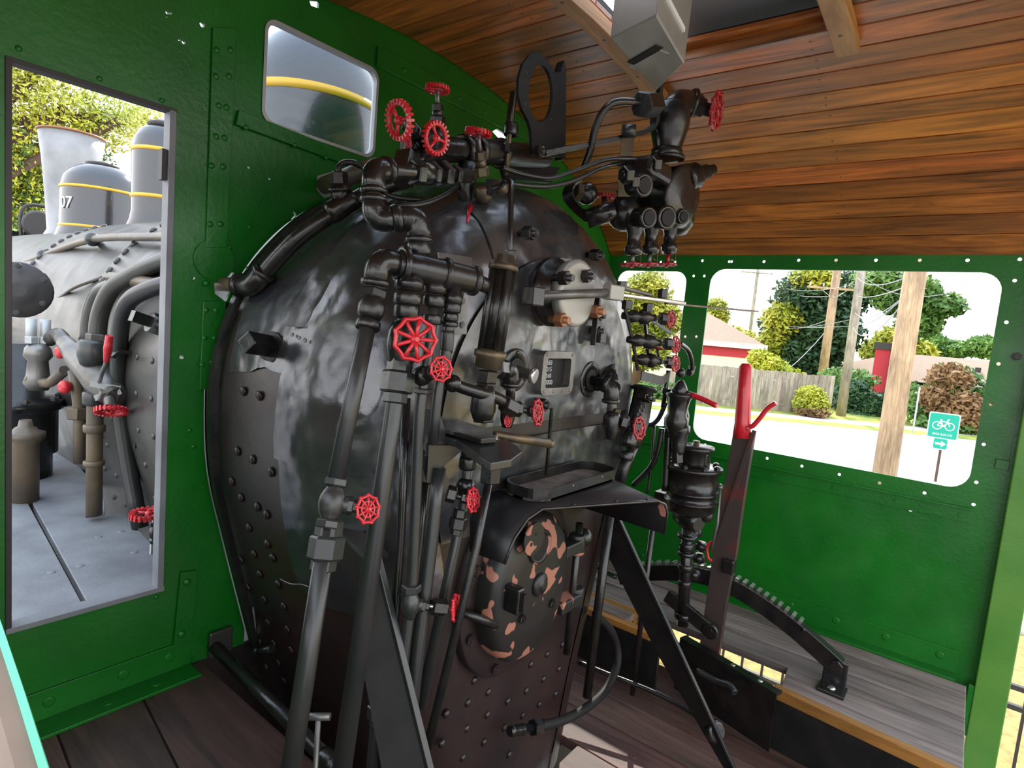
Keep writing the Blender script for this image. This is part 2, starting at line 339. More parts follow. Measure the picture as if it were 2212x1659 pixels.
# ---------------------------------------------------------------- plumbing helpers
def handwheel(parent, c, axis, R, style='petal', m='red', spin=0.0):
    """red cast wheel: rim, spokes and hub"""
    c = Vector(c); x, y, a = frame(axis)
    b = MB()
    if style == 'fluted':          # thick ring with deep flutes round the edge, two broad spokes
        b.torus(c, a, R * 0.80, R * 0.13, 32, 8)
        for k in range(22):
            t = 2 * math.pi * (k + 0.5) / 22; d = x * math.cos(t) + y * math.sin(t)
            b.bar(c + d * R * 0.80 - a * R * 0.02, c + d * R * 1.0, R * 0.13, R * 0.34, up=a)
        ns, rs = 3, 0.10
    elif style == 'scallop':       # wavy rim pulled in between nine spokes
        n = 54; pts = []
        for i in range(n):
            t = 2 * math.pi * i / n; f_ = abs(math.sin(4.5 * (t + spin))); pts.append((R * (0.97 - 0.10 * f_ + 0.0)))
        vs = []; fs = []; mm = 8; r = R * 0.095
        for i in range(n):
            t = 2 * math.pi * i / n; d = x * math.cos(t) + y * math.sin(t)
            for k in range(mm):
                p = 2 * math.pi * k / mm; vs.append(c + d * (pts[i] + r * math.cos(p)) + a * (r * 1.3 * math.sin(p)))
        for i in range(n):
            for k in range(mm):
                i2 = (i + 1) % n; k2 = (k + 1) % mm; fs.append((i * mm + k, i2 * mm + k, i2 * mm + k2, i * mm + k2))
        b.add(vs, fs, True); ns, rs = 9, 0.095
    else:                          # petal: lobed rim with knobs and an inner ring
        b.torus(c, a, R * 0.84, R * 0.10, 36, 8, wave=0.045, waves=9)
        for k in range(9):
            t = 2 * math.pi * k / 9 + spin; d = x * math.cos(t) + y * math.sin(t); b.ball(c + d * R * 0.90, R * 0.13, 8, a)
        b.torus(c, a, R * 0.50, R * 0.07, 24, 6)
        ns, rs = 9, 0.08
    wh = b.build('handwheel', m, parent)
    nn = {'fluted': 3, 'scallop': 9, 'petal': 9}[style]
    for k in range(nn):
        t = 2 * math.pi * k / nn + spin; d = x * math.cos(t) + y * math.sin(t); q = MB()
        q.tube([c + d * R * 0.14 + a * R * 0.05, c + d * R * 0.5, c + d * R * 0.86], R * rs, 6); o = q.build('spoke', m, wh)
    h = MB(); h.lathe(c - a * R * 0.14, a, [(0, R * 0.20), (R * 0.20, R * 0.24), (R * 0.28, R * 0.18), (R * 0.34, R * 0.10)], 10); h.hex(c + a * R * 0.16, c + a * R * 0.26, R * 0.12)
    h.build('hub', m, wh)
    return wh
def run(parent, pts, r, m='black', name='pipe', rad=None, n=12):
    b = MB(); b.tube(smooth(pts, rad if rad else r * 3), r, n); return b.build(name, m, parent)
def nut(parent, p, q, r, m='black', name='coupling_nut'):
    b = MB(); b.hex(p, q, r); return b.build(name, m, parent)
def collar(parent, p, axis, r, h, m='black', name='collar', n=14):
    b = MB(); p = Vector(p); a = Vector(axis).normalized(); e = h * 0.18
    b.lathe(p - a * h / 2, a, [(0, r * 0.9), (e, r), (h - e, r), (h, r * 0.9)], n); return b.build(name, m, parent)
def union(parent, c, axis, r, m='black'):
    """pipe union: big hex ring between two smaller hexes"""
    c = Vector(c); a = Vector(axis).normalized()
    nut(parent, c - a * r * 0.75, c + a * r * 0.55, r, m, 'union_nut'); nut(parent, c + a * r * 0.5, c + a * r * 1.5, r * 0.78, m, 'union_tail'); nut(parent, c - a * r * 1.4, c - a * r * 0.7, r * 0.72, m, 'union_tail')
def elbow(parent, p, d1, d2, r, m='black', L=2.0):
    """cast elbow at corner p, open ends along d1 and d2 with banded lips"""
    p = Vector(p); d1 = Vector(d1).normalized(); d2 = Vector(d2).normalized(); b = MB()
    path = smooth([p + d1 * r * L, p, p + d2 * r * L], r * 1.5, 6); b.tube(path, r, 14)
    for d in (d1, d2): b.lathe(p + d * r * (L - 0.55), d, [(0, r * 0.98), (r * 0.1, r * 1.18), (r * 0.5, r * 1.18), (r * 0.6, r * 0.95)], 14)
    return b.build('elbow', m, parent)
def valve(parent, c, flow, stem, s, m='black', wheel=None, wst='petal', wm='red', stemlen=2.6, spin=0.0, hexends=True):
    """globe valve: bulged body along flow, bonnet and packing nut along stem, thin spindle, wheel. s = body radius"""
    c = Vector(c); fl = Vector(flow).normalized(); st = Vector(stem).normalized()
    b = MB(); pr = [(-1.5, .62), (-1.1, .66), (-0.8, .86), (-0.4, 1.0), (0, 1.04), (0.4, 1.0), (0.8, .86), (1.1, .66), (1.5, .62)]
    b.lathe(c, fl, [(h * s, r * s) for h, r in pr], 14); b.build('valve_body', m, parent)
    if hexends:
        nut(parent, c - fl * s * 1.9, c - fl * s * 1.25, s * 0.92, m, 'end_nut'); nut(parent, c + fl * s * 1.25, c + fl * s * 1.9, s * 0.92, m, 'end_nut')
    b = MB(); b.lathe(c + st * s * 0.5, st, [(0, s * .7), (s * 0.6, s * .7), (s * .9, s * .55)], 12); b.build('bonnet', m, parent)
    nut(parent, c + st * s * 1.1, c + st * s * 1.6, s * 0.74, m, 'bonnet_nut'); nut(parent, c + st * s * 1.55, c + st * s * 2.1, s * 0.5, m, 'packing_nut')
    if wheel:
        b = MB(); b.cyl(c + st * s * 2.0, c + st * s * (2.0 + stemlen * .4) + st * wheel * 0.1, s * 0.2, 8); b.build('spindle', 'steel', parent)
        handwheel(parent, c + st * s * (2.0 + stemlen * .4), st, wheel, wst, wm, spin)
# ================================================================= THE CAB SHELL
YF, XR, XL, XC = 1.766, 3.12, 0.05, 1.55        # front wall, street-side wall, near wall, boiler centre line
ZP, ZFL = -0.20, -0.45                          # engineer's deck, middle floor
ARCH = [(1.585, 2.113), (1.934, 2.092), (2.237, 2.040), (2.52, 1.955), (2.767, 1.840), (2.997, 1.680), (3.12, 1.560)]
archR = [Vector((a, 0, b)) for a, b in ARCH]
arch = [Vector((2 * 1.585 - p.x, 0, p.z)) for p in archR[::-1]][:-1] + archR
arch = catmull(arch, 10)
al = [0.0]
for i in range(1, len(arch)): al.append(al[-1] + (arch[i] - arch[i - 1]).length)
def arch_at(s):
    s = max(0, min(al[-1], s))
    for i in range(1, len(al)):
        if al[i] >= s:
            t = (s - al[i - 1]) / (al[i] - al[i - 1]); return arch[i - 1].lerp(arch[i], t)
    return arch[-1]
# boiler outline: half width by height
_half = [(0.0, 1.55)] + [(0.72 * math.sin(math.radians(a)), 0.83 + 0.72 * math.cos(math.radians(a))) for a in range(10, 100, 10)] + [(0.705, 0.60), (0.645, 0.35), (0.565, 0.05), (0.50, -0.2), (0.46, -0.42), (0.44, -0.5)]
_half = [(p.x, p.z) for p in catmull([Vector((a, 0, b)) for a, b in _half], 4)]
def boiler_ring(inset=0.0, ztop_scale=1.0):
    """closed outline (x, z), inset by a distance along its normals"""
    pts = []
    for i, (hx, z) in enumerate(_half):
        a = _half[max(i - 1, 0)]; b = _half[min(i + 1, len(_half) - 1)]
        t = Vector((b[0] - a[0], b[1] - a[1])); nrm = Vector((-t.y, t.x)).normalized() if t.length else Vector((0, 1))
        if i == 0: nrm = Vector((0, 1))
        if i == len(_half) - 1: nrm = Vector((1, 0))
        pts.append((max(0, hx - nrm.x * inset), z - nrm.y * inset if i else z - inset))
    R = [(XC + a, z) for a, z in pts]; L = [(XC - a, z) for a, z in pts[1:]][::-1]
    return L + R          # starts bottom-left, over the top, ends bottom-right

# ---- front wall: one steel plate with its windows and the boiler opening cut out
ring = boiler_ring(-0.012)
ring = [(x, z) for x, z in ring if z > 0.0]
def arch_z(x):
    for i in range(1, len(arch)):
        if arch[i].x >= x: 
            t = (x - arch[i - 1].x) / max(1e-6, arch[i].x - arch[i - 1].x); return arch[i - 1].z + t * (arch[i].z - arch[i - 1].z)
    return arch[-1].z
outer = [(XL, 0.0), (ring[0][0], 0.0)] + ring + [(ring[-1][0], 0.0), (XR, -0.2)] + [(p.x, p.z + .03) for p in arch[::-1]]
mir = lambda x: 2 * 1.585 - x
WL = rrect(0.372, 0.716, 0.272, 1.602, 0.004, 1); WLr = rrect(mir(0.716), mir(0.372), 0.272, 1.602, 0.004, 1)
WS = rrect(0.962, 1.372, 1.655, 1.945, 0.035, 5); WSr = rrect(mir(1.372), mir(0.962), 1.655, 1.945, 0.035, 5)
holes = [WL, WLr, WS]
def wpx(px, py): p = aY(px, py, YF); return (p.x, p.z)
for px, py, r in ((362, 27, .005), (368, 28, .004), (360, 36, .003), (437, 53, .007), (388, 86, .004), (397, 91, .005), (537, 361, .004), (582, 386, .004), (632, 465, .014), (392, 772, .006), (418, 600, .005)):
    x, z = wpx(px, py); holes.append(circ(x, z, r, 8))
holes.append([wpx(*q) for q in ((1064, 284), (1074, 278), (1096, 292), (1096, 306), (1080, 302))]); holes.append([wpx(*q) for q in ((668, 0), (690, 2), (688, 18), (672, 12))])
holes.append([wpx(*q) for q in ((463, 612), (480, 606), (492, 590), (505, 588), (507, 605), (508, 640), (503, 662), (488, 652), (464, 634))])
wall_front = struct(holed_plate('wall_front', outer, holes, lambda x, z: (x, YF, z), (0, 0.012, 0), 'green'))
def strip(parent, quad, d, m='green', name='strip'):
    """thin plate riveted on a wall: four pixel corners on the front wall"""
    b = MB(); b.prism([aY(x, y, YF) for x, y in quad], (0, -d, 0)); return b.build(name, m, parent, 0.0015)
strip(wall_front, ((457, 60), (508, 62), (489, 535), (443, 535)), 0.008)
strip(wall_front, ((436, 650), (486, 650), (476, 770), (458, 838), (428, 842)), 0.010)
strip(wall_front, ((512, 238), (800, 352), (796, 376), (505, 270)), 0.014, name='ledge')
b = MB(); zz = 1.962; b.bbox((1.36, YF - 0.010, 1.958), (3.0, YF, 2.026)); b.build('angle_strip', 'green', wall_front, 0.002)
b = MB(); b.bbox((0.06, YF - 0.010, 1.958), (0.90, YF, 2.026))
strip(wall_front, ((388, 1234), (424, 1230), (412, 1380), (372, 1390)), 0.010, name='bracket')
x0, z0 = wpx(462, 562)
b = MB(); b.cyl((x0, YF, z0), (x0, YF - 0.006, z0), 0.058, 24); b.build('round_patch', 'green', wall_front)
x1, z1 = wpx(590, 460)
b = MB(); b.prism([aY(*q, YF) for q in ((570, 425), (600, 428), (628, 446), (634, 466), (625, 476), (606, 480), (592, 492), (570, 492), (556, 482), (558, 450))], (0, -0.004, 0)); b.build('torn_patch', 'green', wall_front)
for px, py in ((468, 108), (498, 108), (467, 165), (495, 165), (473, 228), (489, 232), (467, 295), (485, 298), (457, 358), (482, 360), (454, 484), (476, 484), (446, 612), (445, 670), (467, 670), (442, 730), (464, 730), (437, 788), (458, 782)):
    rivet(aY(px, py, YF - 0.008), (0, -1, 0), 0.009, 'green', wall_front)
for px, py in ((532, 275), (637, 313), (705, 340), (755, 358)): rivet(aY(px, py, YF - 0.014), (0, -1, 0), 0.008, 'green', wall_front)
for x in (1.48, 1.62, 1.77, 1.93, 2.08, 2.25): rivet((x, YF - 0.010, 1.99), (0, -1, 0), 0.008, 'green', wall_front)
for px, py in ((404, 1258), (392, 1370)): rivet(aY(px, py, YF - 0.010), (0, -1, 0), 0.012, 'green', wall_front)
for px, py in ((350, 217), (215, 170), (40, 105), (497, 535), (540, 490), (536, 580), (563, 548), (410, 930), (418, 965), (338, 1290)): rivet(aY(px, py, YF), (0, -1, 0), 0.007, 'green', wall_front)
# angle iron along the foot of the front wall
lo = aY(75, 1570, YF).z
b = MB(); b.bbox((XL, YF - 0.008, 0.0), (0.80, YF, 0.085)); b.bbox((XL, YF - 0.085, 0.0), (0.80, YF - 0.004, 0.008)); b.build('angle_iron', 'green', wall_front, 0.001)
for x in (0.45, 0.62, 0.74): rivet((x, YF - 0.008, 0.05), (0, -1, 0), 0.014, 'green', wall_front, h=0.2); rivet((x - 0.05, YF - 0.045, 0.008), (0, 0, 1), 0.014, 'green', wall_front, h=0.2)
b = MB(); b.bbox((0.70, YF + .002, -1.3), (2.5, YF + .012, 0.0)); b.build('apron_plate', 'firebox', wall_front)
# window of the front wall: metal frame round the tall opening, rounded frame round the small one
win = struct(thing('window_1', '', '', (0.544, YF, 0.272))); del win['label']; del win['category']
b = MB(); b.bbox((0.704, YF - 0.004, 0.272), (0.720, YF + 0.035, 1.602)); b.build('frame_stile', 'plate_grey', win, 0.001)
b = MB(); b.bbox((0.364, YF - 0.004, 0.272), (0.376, YF + 0.035, 1.602)); b.build('frame_stile', 'iron', win, 0.001)
b = MB(); b.bbox((0.364, YF - 0.006, 0.262), (0.722, YF + 0.040, 0.276)); b.build('window_sill', 'plate_grey', win, 0.001)
b = MB(); b.bbox((0.364, YF - 0.003, 1.598), (0.722, YF + 0.035, 1.608)); b.build('frame_head', 'iron', win, 0.001)
b = MB(); b.bbox((0.690, YF + 0.005, 1.42), (0.703, YF + 0.03, 1.50)); b.build('hinge', 'iron', win)
win2 = struct(thing('window_2', '', '', (1.167, YF, 1.655))); del win2['label']; del win2['category']
b = MB(); o1 = rrect(0.956, 1.378, 1.649, 1.951, 0.040, 6); i1 = rrect(0.966, 1.368, 1.659, 1.941, 0.034, 6)
n = len(o1); vs = [(x, YF - 0.004, z) for x, z in o1] + [(x, YF - 0.004, z) for x, z in i1] + [(x, YF + 0.02, z) for x, z in i1]
b.add(vs, [(i, (i + 1) % n, n + (i + 1) % n, n + i) for i in range(n)] + [(n + i, n + (i + 1) % n, 2 * n + (i + 1) % n, 2 * n + i) for i in range(n)]); b.build('window_frame', 'galv', win2)
b = MB(); b.bbox((0.964, YF + 0.010, 1.657), (1.370, YF + 0.014, 1.943)); b.build('pane', 'glass', win2)

# ---- street-side wall: plate with two windows and rows of empty bolt holes
rw = rrect(-0.040, 1.155, 0.59, 1.492, 0.075, 6); rw2 = rrect(1.285, 1.70, 0.62, 1.475, 0.06, 5)
hl = [rw, rw2]
def rpx(px, py): p = aX(px, py, XR); return (p.y, p.z)
for q in ((1350, 566), (1427, 566), (1458, 566), (1517, 563), (1575, 565), (1580, 565), (1650, 565), (1725, 562), (1806, 562), (1892, 562), (1987, 562), (2090, 562), (2203, 560), (1498, 596), (1521, 596), (2192, 606), (2174, 696), (2157, 786), (2141, 873), (2125, 960), (2109, 1042), (2103, 1090), (1657, 990), (1732, 1007), (1813, 1025), (1900, 1043), (1997, 1065), (1639, 1020), (1967, 1102), (1523, 961), (1480, 727), (1504, 727)):
    y, z = rpx(*q)
    if not (-0.040 < y < 1.155 and 0.59 < z < 1.492): hl.append(circ(y, z, 0.0075, 7))
wall_right = struct(holed_plate('wall_right', [(-0.27, -0.42), (YF, -0.42), (YF, 1.60), (-0.27, 1.60)], hl, lambda y, z: (XR, y, z), (0.008, 0, 0), 'green'))
b = MB(); b.bbox((XR - 0.022, -0.07, 0.512), (XR, 1.72, 0.520)); b.bbox((XR - 0.005, -0.07, 0.455), (XR, 1.72, 0.516)); b.build('angle_rail', 'green', wall_right, 0.001)
for y in (1.5, 1.2, 0.98, 0.72, 0.45, 0.2, -0.03): hexbolt((XR - 0.005, y, 0.482), (-1, 0, 0), 0.010, 'green', wall_right, 0.4)
b = MB(); b.bbox((XR - 0.010, -0.10, ZP), (XR, 1.74, ZP + 0.105)); b.bbox((XR - 0.075, -0.10, ZP), (XR, 1.74, ZP + 0.010)); b.build('angle_iron', 'green', wall_right, 0.001)
for k in range(9): rivet((XR - 0.010, -0.04 + 0.2 * k, ZP + 0.065), (-1, 0, 0), 0.016, 'green', wall_right, h=0.2)
for q in ((2165, 620), (2190, 1005)): y, z = rpx(*q)
hexbolt(aX(2196, 770, XR), (-1, 0, 0), 0.016, 'iron', wall_right, 1.2)
b = MB(); p = aX(2165, 1003, XR); b.box(p - XA * 0.006, (0.012, 0.045, 0.04)); b.build('latch_plate', 'green', wall_right, 0.002)
b = MB(); b.bbox((XR - 0.005, -0.265, -0.42), (XR, -0.155, 1.60)); b.build('strip', 'green', wall_right)
# post that closes the wall at the open rear doorway
post = struct(MB().bbox((XR - 0.055, -0.275, -0.75), (XR + 0.02, -0.168, 1.62)).build('trim_1', 'green_light', None, 0.004))
b = MB(); b.bbox((XR - 0.05, -0.168, -0.42), (XR, -0.148, ZP - 0.0)); b.build('trim_2', 'green', None, 0.002)['kind'] = 'structure'
# near wall: the low side panel whose edge crosses the corner of the view
pe = [aX(-60, 1190, 0.10), aX(0, 1365, 0.10), aX(45, 1500, 0.10), aX(95, 1659, 0.10), aX(150, 1850, 0.10)]
b = MB(); poly = [Vector((0.10, p.y, p.z)) for p in pe] + [Vector((0.10, 1.70, pe[4].z - .25)), Vector((0.10, 1.70, 1.02))]
b.prism(poly, (-.012, 0, 0)); wall_left = struct(b.build('wall_left', 'side_brown', None))
b = MB(); e_ = [Vector((0.10, p.y, p.z)) for p in pe]; b.sweepflat(e_, Vector((.004, -.003, 0)), .005); b.build('edge_trim', 'mint_skylit', wall_left)
holed_plate('side_plate', [(0.30, -0.42), (YF, -0.42), (YF, 1.62), (0.30, 1.62)], [rrect(0.36, 1.155, 0.62, 1.49, 0.06, 5), rrect(1.285, 1.70, 0.62, 1.475, 0.06, 5)], lambda y, z: (0.035, y, z), (0.008, 0, 0), 'green', wall_left)
b = MB(); poly = [Vector((0.10, p.y, p.z)) for p in pe] + [Vector((0.10, -0.6, 0.76)), Vector((0.10, -0.6, 1.2))]
# ---- ceiling boards
ceiling = struct(thing('ceiling', '', '', (1.585, 0.4, 2.113))); del ceiling['label']; del ceiling['category']
NPL = 33; HX0, HX1, HY0, HY1 = 1.10, 1.985, 0.470, 1.065
YB = -0.80
def plank(s0, s1, y0, y1):
    a, c = arch_at(s0), arch_at(s1); nrm = Vector((-(c.z - a.z), 0, c.x - a.x)).normalized()
    if nrm.z < 0: nrm = -nrm
    nrm *= 0.018; q = MB(); a = Vector((a.x, y0, a.z)); c = Vector((c.x, y0, c.z)); q.prism([a, c, c + nrm, a + nrm], (0, y1 - y0, 0)); q.build('plank', 'ceiling_wood', ceiling, 0.003)
for k in range(NPL):
    s0, s1 = al[-1] * k / NPL + 0.0014, al[-1] * (k + 1) / NPL - 0.0014
    xm = (arch_at(s0).x + arch_at(s1).x) / 2
    if HX0 < xm < HX1: plank(s0, s1, YB, HY0); plank(s0, s1, HY1, YF - 0.002)
    else: plank(s0, s1, YB, YF - 0.002)
# outer roof sheet above the boards, with the hatch opening
b = MB(); m_ = len(arch)
for y0, y1, cut in ((YB - 0.05, HY0 - 0.02, False), (HY0 - 0.02, HY1 + 0.02, True), (HY1 + 0.02, YF + 0.02, False)):
    for i in range(m_ - 1):
        if cut and HX0 - 0.02 < (arch[i].x + arch[i + 1].x) / 2 < HX1 + 0.02: continue
        z = 0.035; p = [Vector((arch[i].x, y0, arch[i].z + z)), Vector((arch[i + 1].x, y0, arch[i + 1].z + z)), Vector((arch[i + 1].x, y1, arch[i + 1].z + z)), Vector((arch[i].x, y1, arch[i].z + z))]
        b.prism(p, (0, 0, 0.02))
b.build('roof_sheet', 'black_matt', ceiling)
# screw heads in rows on the boards
for row, y in enumerate((1.30, 0.55, -0.10)):
    for k in range(3, NPL - 2):
        for e in (0.3, 0.7):
            if random.random() < 0.8:
                s = al[-1] * (k + e) / NPL; p = arch_at(s)
                if HX0 < p.x < HX1 and HY0 < y < HY1: continue
                if p.x < 1.2: continue
                t = arch_at(s + .01) - arch_at(s - .01); nn = Vector((t.z, 0, -t.x)).normalized()
                rivet(Vector((p.x, y + random.uniform(-.012, .012), p.z)), nn, 0.0045, 'brass_dull', ceiling, 'screw', 0.25)
# hatch frame: two carlines across, an edge board, and the sliding lid above
def carline(y0, y1, xa, xb, nm):
    q = MB(); pts = [(x, arch_z(x)) for x in [xa + (xb - xa) * i / 10 for i in range(11)]]
    vs = [Vector((x, y0, z)) for x, z in pts] + [Vector((x, y0, z - 0.045 * (1 if x < xb - .01 else .85))) for x, z in pts[::-1]]
    q.prism(vs, (0, y1 - y0, 0)); o = q.build(nm, 'rafter_wood', ceiling, 0.003); return o
c1 = carline(1.065, 1.125, 0.95, 2.30, 'carline'); c2 = carline(0.405, 0.470, 0.95, 2.115, 'carline')
for x in (1.5, 1.75, 2.0): rivet((x, 0.44, arch_z(x) - 0.045), (0, 0, -1), 0.006, 'brass_dull', ceiling, 'screw', 0.25); rivet((x, 1.095, arch_z(x) - 0.045), (0, 0, -1), 0.006, 'brass_dull', ceiling, 'screw', 0.25)
b = MB(); b.bbox((1.985, 0.47, 2.055), (2.012, 1.065, 2.115)); b.build('edge_board', 'ceiling_wood', ceiling, 0.002)
b = MB(); b.bbox((1.10, 0.47, 2.06), (1.12, 1.065, 2.115)); b.build('edge_board', 'ceiling_wood', ceiling, 0.002)
b = MB(); b.bbox((1.22, 0.42, 2.152), (2.14, 0.93, 2.167)); b.build('hatch_lid', 'hatch', ceiling, 0.002)
# ---- decks
floor = struct(thing('floor', '', '', (1.8, 0.3, ZFL))); del floor['label']; del floor['category']
for k in range(-1, 9):
    x0 = 0.95 + 0.19 * k; q = MB(); q.bbox((x0 + .002, -0.75, ZFL - 0.04), (x0 + 0.188, 1.0 if 1.0 < x0 < 1.8 else 1.75, ZFL)); q.build('plank', 'deck_dark', floor, 0.003)
# fireman's deck on the near side (height 0), boards running fore and aft
deckl = struct(thing('floor', '', '', (0.5, 0.8, -0.03))); del deckl['label']; del deckl['category']
e1a, e1b = aZ(300, 1490, 0), aZ(385, 1659, 0); e0a, e0b = aZ(118, 1570, 0), aZ(152, 1659, 0); ea, eb = aZ(415, 1420, 0), aZ(600, 1590, 0)
def lineY(a, b_, y): t = (y - a.y) / (b_.y - a.y); return a.x + (b_.x - a.x) * t
bounds = [lambda y: XL, lambda y: lineY(e0a, e0b, y), lambda y: lineY(e1a, e1b, y), lambda y: 0.835]
for k in range(3):
    q = MB(); ya, yb = YF - 0.001, -0.6 if k == 2 else 0.9
    ya2, yb2 = ya, 1.0
    p = [(bounds[k](ya2) + .002, ya2), (bounds[k + 1](ya2) - .002, ya2), (bounds[k + 1](yb2) - .002, yb2), (bounds[k](yb2) + .002, yb2)]
    q.prism([Vector((x, y, 0)) for x, y in p], (0, 0, -0.04)); q.build('plank', 'deck_dark', deckl, 0.003)
for k in range(4):
    q = MB(); x0 = XL + 0.196 * k; q.bbox((x0 + .002, -0.75, -0.04), (x0 + .194, 0.998, 0)); q.build('plank', 'deck_dark', deckl, 0.003)
b = MB(); b.cyl(aZ(513, 1560, 0), aZ(513, 1560, 0) + ZA * 0.001, 0.02, 6)
b = MB(); b.bbox((XL, -0.75, ZFL), (0.84, -0.70, -0.042)); b.bbox((0.80, -0.75, ZFL), (0.83, 1.7, -0.042)); b.build('deck_riser', 'black_matt', deckl)
# engineer's deck on the street side (height ZP), with the slot for the reversing lever
deckr = struct(thing('floor', '', '', (2.8, 0.6, ZP - 0.03))); del deckr['label']; del deckr['category']
for k, (xa, xb, y0) in enumerate(((2.62, 2.76, -0.14), (2.767, 2.94, -0.14), (2.947, 3.045, -0.14))):
    q = MB(); q.bbox((xa + .001, y0, ZP - 0.035), (xb, 1.74, ZP)); q.build('plank', 'deck_grey', deckr, 0.003)
q = MB(); q.prism([Vector((2.405, -0.14, ZP)), Vector((2.618, -0.14, ZP)), Vector((2.618, 0.45, ZP)), Vector((2.46, 0.435, ZP))], (0, 0, -0.035)); q.build('plank', 'deck_grey', deckr, 0.003)
q = MB(); q.bbox((2.46, 1.12, ZP - 0.035), (2.618, 1.74, ZP)); q.build('plank', 'deck_grey', deckr, 0.003)
q = MB(); q.prism([Vector((2.370, -0.16, ZP)), Vector((2.405, -0.16, ZP)), Vector((2.462, 0.455, ZP)), Vector((2.425, 0.455, ZP))], (0, 0, -0.045)); q.build('edge_strip', 'edge_wood', deckr, 0.003)
q = MB(); q.prism([Vector((2.555, 1.12, ZP + .002)), Vector((2.60, 1.12, ZP + .002)), Vector((2.60, 1.74, ZP + .002)), Vector((2.555, 1.74, ZP + .002))], (0, 0, -0.07)); q.build('edge_strip', 'edge_wood', deckr, 0.003)
q = MB(); q.prism([Vector((2.372, -0.16, ZP - 0.045)), Vector((2.396, -0.16, ZP - 0.045)), Vector((2.455, 0.46, ZP - 0.045)), Vector((2.431, 0.46, ZP - 0.045))], (0, 0, -0.204)); q.build('deck_riser', 'black_matt', deckr, 0.002)
q = MB(); q.bbox((2.425, 0.93, ZFL), (2.445, 1.74, ZP - 0.03)); q.build('deck_riser', 'black_matt', deckr); q = MB(); q.bbox((2.43, 0.98, ZP - .035), (2.47, 1.74, ZP)); q.build('edge_strip', 'edge_wood', deckr, 0.003)
for y in (0.3, 0.05): rivet((2.40 + y * 0.09, y, ZP - 0.10), (-1, 0, 0), 0.010, 'black_matt', deckr)
# ================================================================= THE BOILER AND ITS BACKHEAD
from mathutils import noise as mnoise
YB0, YSH = 1.03, 1.30                  # flat face of the backhead, start of its rounded shoulder
boiler = thing('boiler', 'black jacketed locomotive boiler backhead filling the middle of the cab', 'boiler', (XC, 1.5, ZFL))
SHP = [(YSH, 0.0)] + [(YSH - (YSH - YB0) * math.sin(math.radians(a)), 0.23 * (1 - math.cos(math.radians(a)))) for a in range(10, 91, 10)]
NR = len(boiler_ring(0))
def dent(p, amp, sc=5.0):
    return mnoise.noise(Vector(p) * sc) * amp + mnoise.noise(Vector(p) * sc * 2.7) * amp * 0.45
def side_patch(name, m, prof, off, zl, zr, amp=0.0, rag=0.0, parent=boiler, sc=5.0):
    """sheet wrapped round the boiler: prof = (Y, inset) rows, kept where the outline is above zl (near side) / zr (far side)"""
    r0 = boiler_ring(0); keep = []
    for i, (x, z) in enumerate(r0):
        if i < NR // 2 and z < zl: continue
        if i > NR // 2 and z < zr: continue
        keep.append(i)
    rows = [[boiler_ring(ins - off)[i] for i in keep] for y, ins in prof]
    ys = [y for y, ins in prof]; fine_v = []; nk = len(keep)
    for r, y in zip(rows, ys):
        for k, (x, z) in enumerate(r):
            p = Vector((x, y, z)); d = dent(p, amp, sc) if amp else 0
            n_ = Vector((x - XC, 0, z - 0.83)).normalized(); p = p + n_ * d
            if rag and (k == 0): p.z += rag * mnoise.noise(p * 9)
            fine_v.append(p)
    fs = [(i * nk + k, i * nk + k + 1, (i + 1) * nk + k + 1, (i + 1) * nk + k) for i in range(len(prof) - 1) for k in range(nk - 1)]
    b = MB(); b.add(fine_v, fs, True); return b.build(name, m, parent)
def face_patch(name, m, off, z0, z1, amp=0.0, parent=boiler, inset=0.23, nu=30, sc=5.0):
    rg = boiler_ring(inset - off); h = NR // 2; pairs = [(rg[i], rg[NR - 1 - i]) for i in range(h + 1)]
    pairs = [q for q in pairs if z0 <= q[0][1] <= z1]
    vs = []; fs = []
    for (l, r) in pairs:
        for k in range(nu + 1):
            u = k / nu; p = Vector((l[0] + (r[0] - l[0]) * u, YB0 - off, l[1])); e = min(u, 1 - u) * 8
            if amp: p.y -= dent(p, amp, sc) * min(1, e)
            vs.append(p)
    for i in range(len(pairs) - 1):
        for k in range(nu): a = i * (nu + 1) + k; fs.append((a, a + 1, a + nu + 2, a + nu + 1))
    b = MB(); b.add(vs, fs, True); return b.build(name, m, parent)
def grid_profile(prof, n):
    o = []
    for i in range(len(prof) - 1):
        k = max(1, n if abs(prof[i + 1][0] - prof[i][0]) > 0.06 else 1)
        for j in range(k): t = j / k; o.append((prof[i][0] + (prof[i + 1][0] - prof[i][0]) * t, prof[i][1] + (prof[i + 1][1] - prof[i][1]) * t))
    return o + [prof[-1]]
# bare boiler plate
side_patch('side_plate', 'firebox', grid_profile([(YF + 0.05, 0.0), (YSH, 0.0)], 6) + SHP[1:], -0.004, -1, -1)
face_patch('back_plate', 'firebox', -0.004, -1, 2, 0.002, inset=0.23)
# sheet-metal jacket over it: side wrapper, upper and lower backhead sheets
side_patch('jacket_wrapper', 'jacket', grid_profile([(1.66, 0.0), (1.355, 0.0)], 8), 0.004, 0.90, 0.3, 0.006, 0.05)
side_patch('jacket_upper', 'jacket', grid_profile([(1.385, 0.0), (YSH, 0.0)], 4) + SHP[1:], 0.010, 0.68, 0.72, 0.007)
face_patch('jacket_face_upper', 'jacket', 0.010, 0.815, 2, 0.009, sc=4.5)
side_patch('jacket_lower', 'jacket', grid_profile([(1.37, 0.0), (YSH, 0.0)], 4) + SHP[1:], 0.006, 0.33, 0.30, 0.008, 0.03)
face_patch('jacket_face_lower', 'jacket', 0.006, 0.50, 0.83, 0.010, sc=4.0)
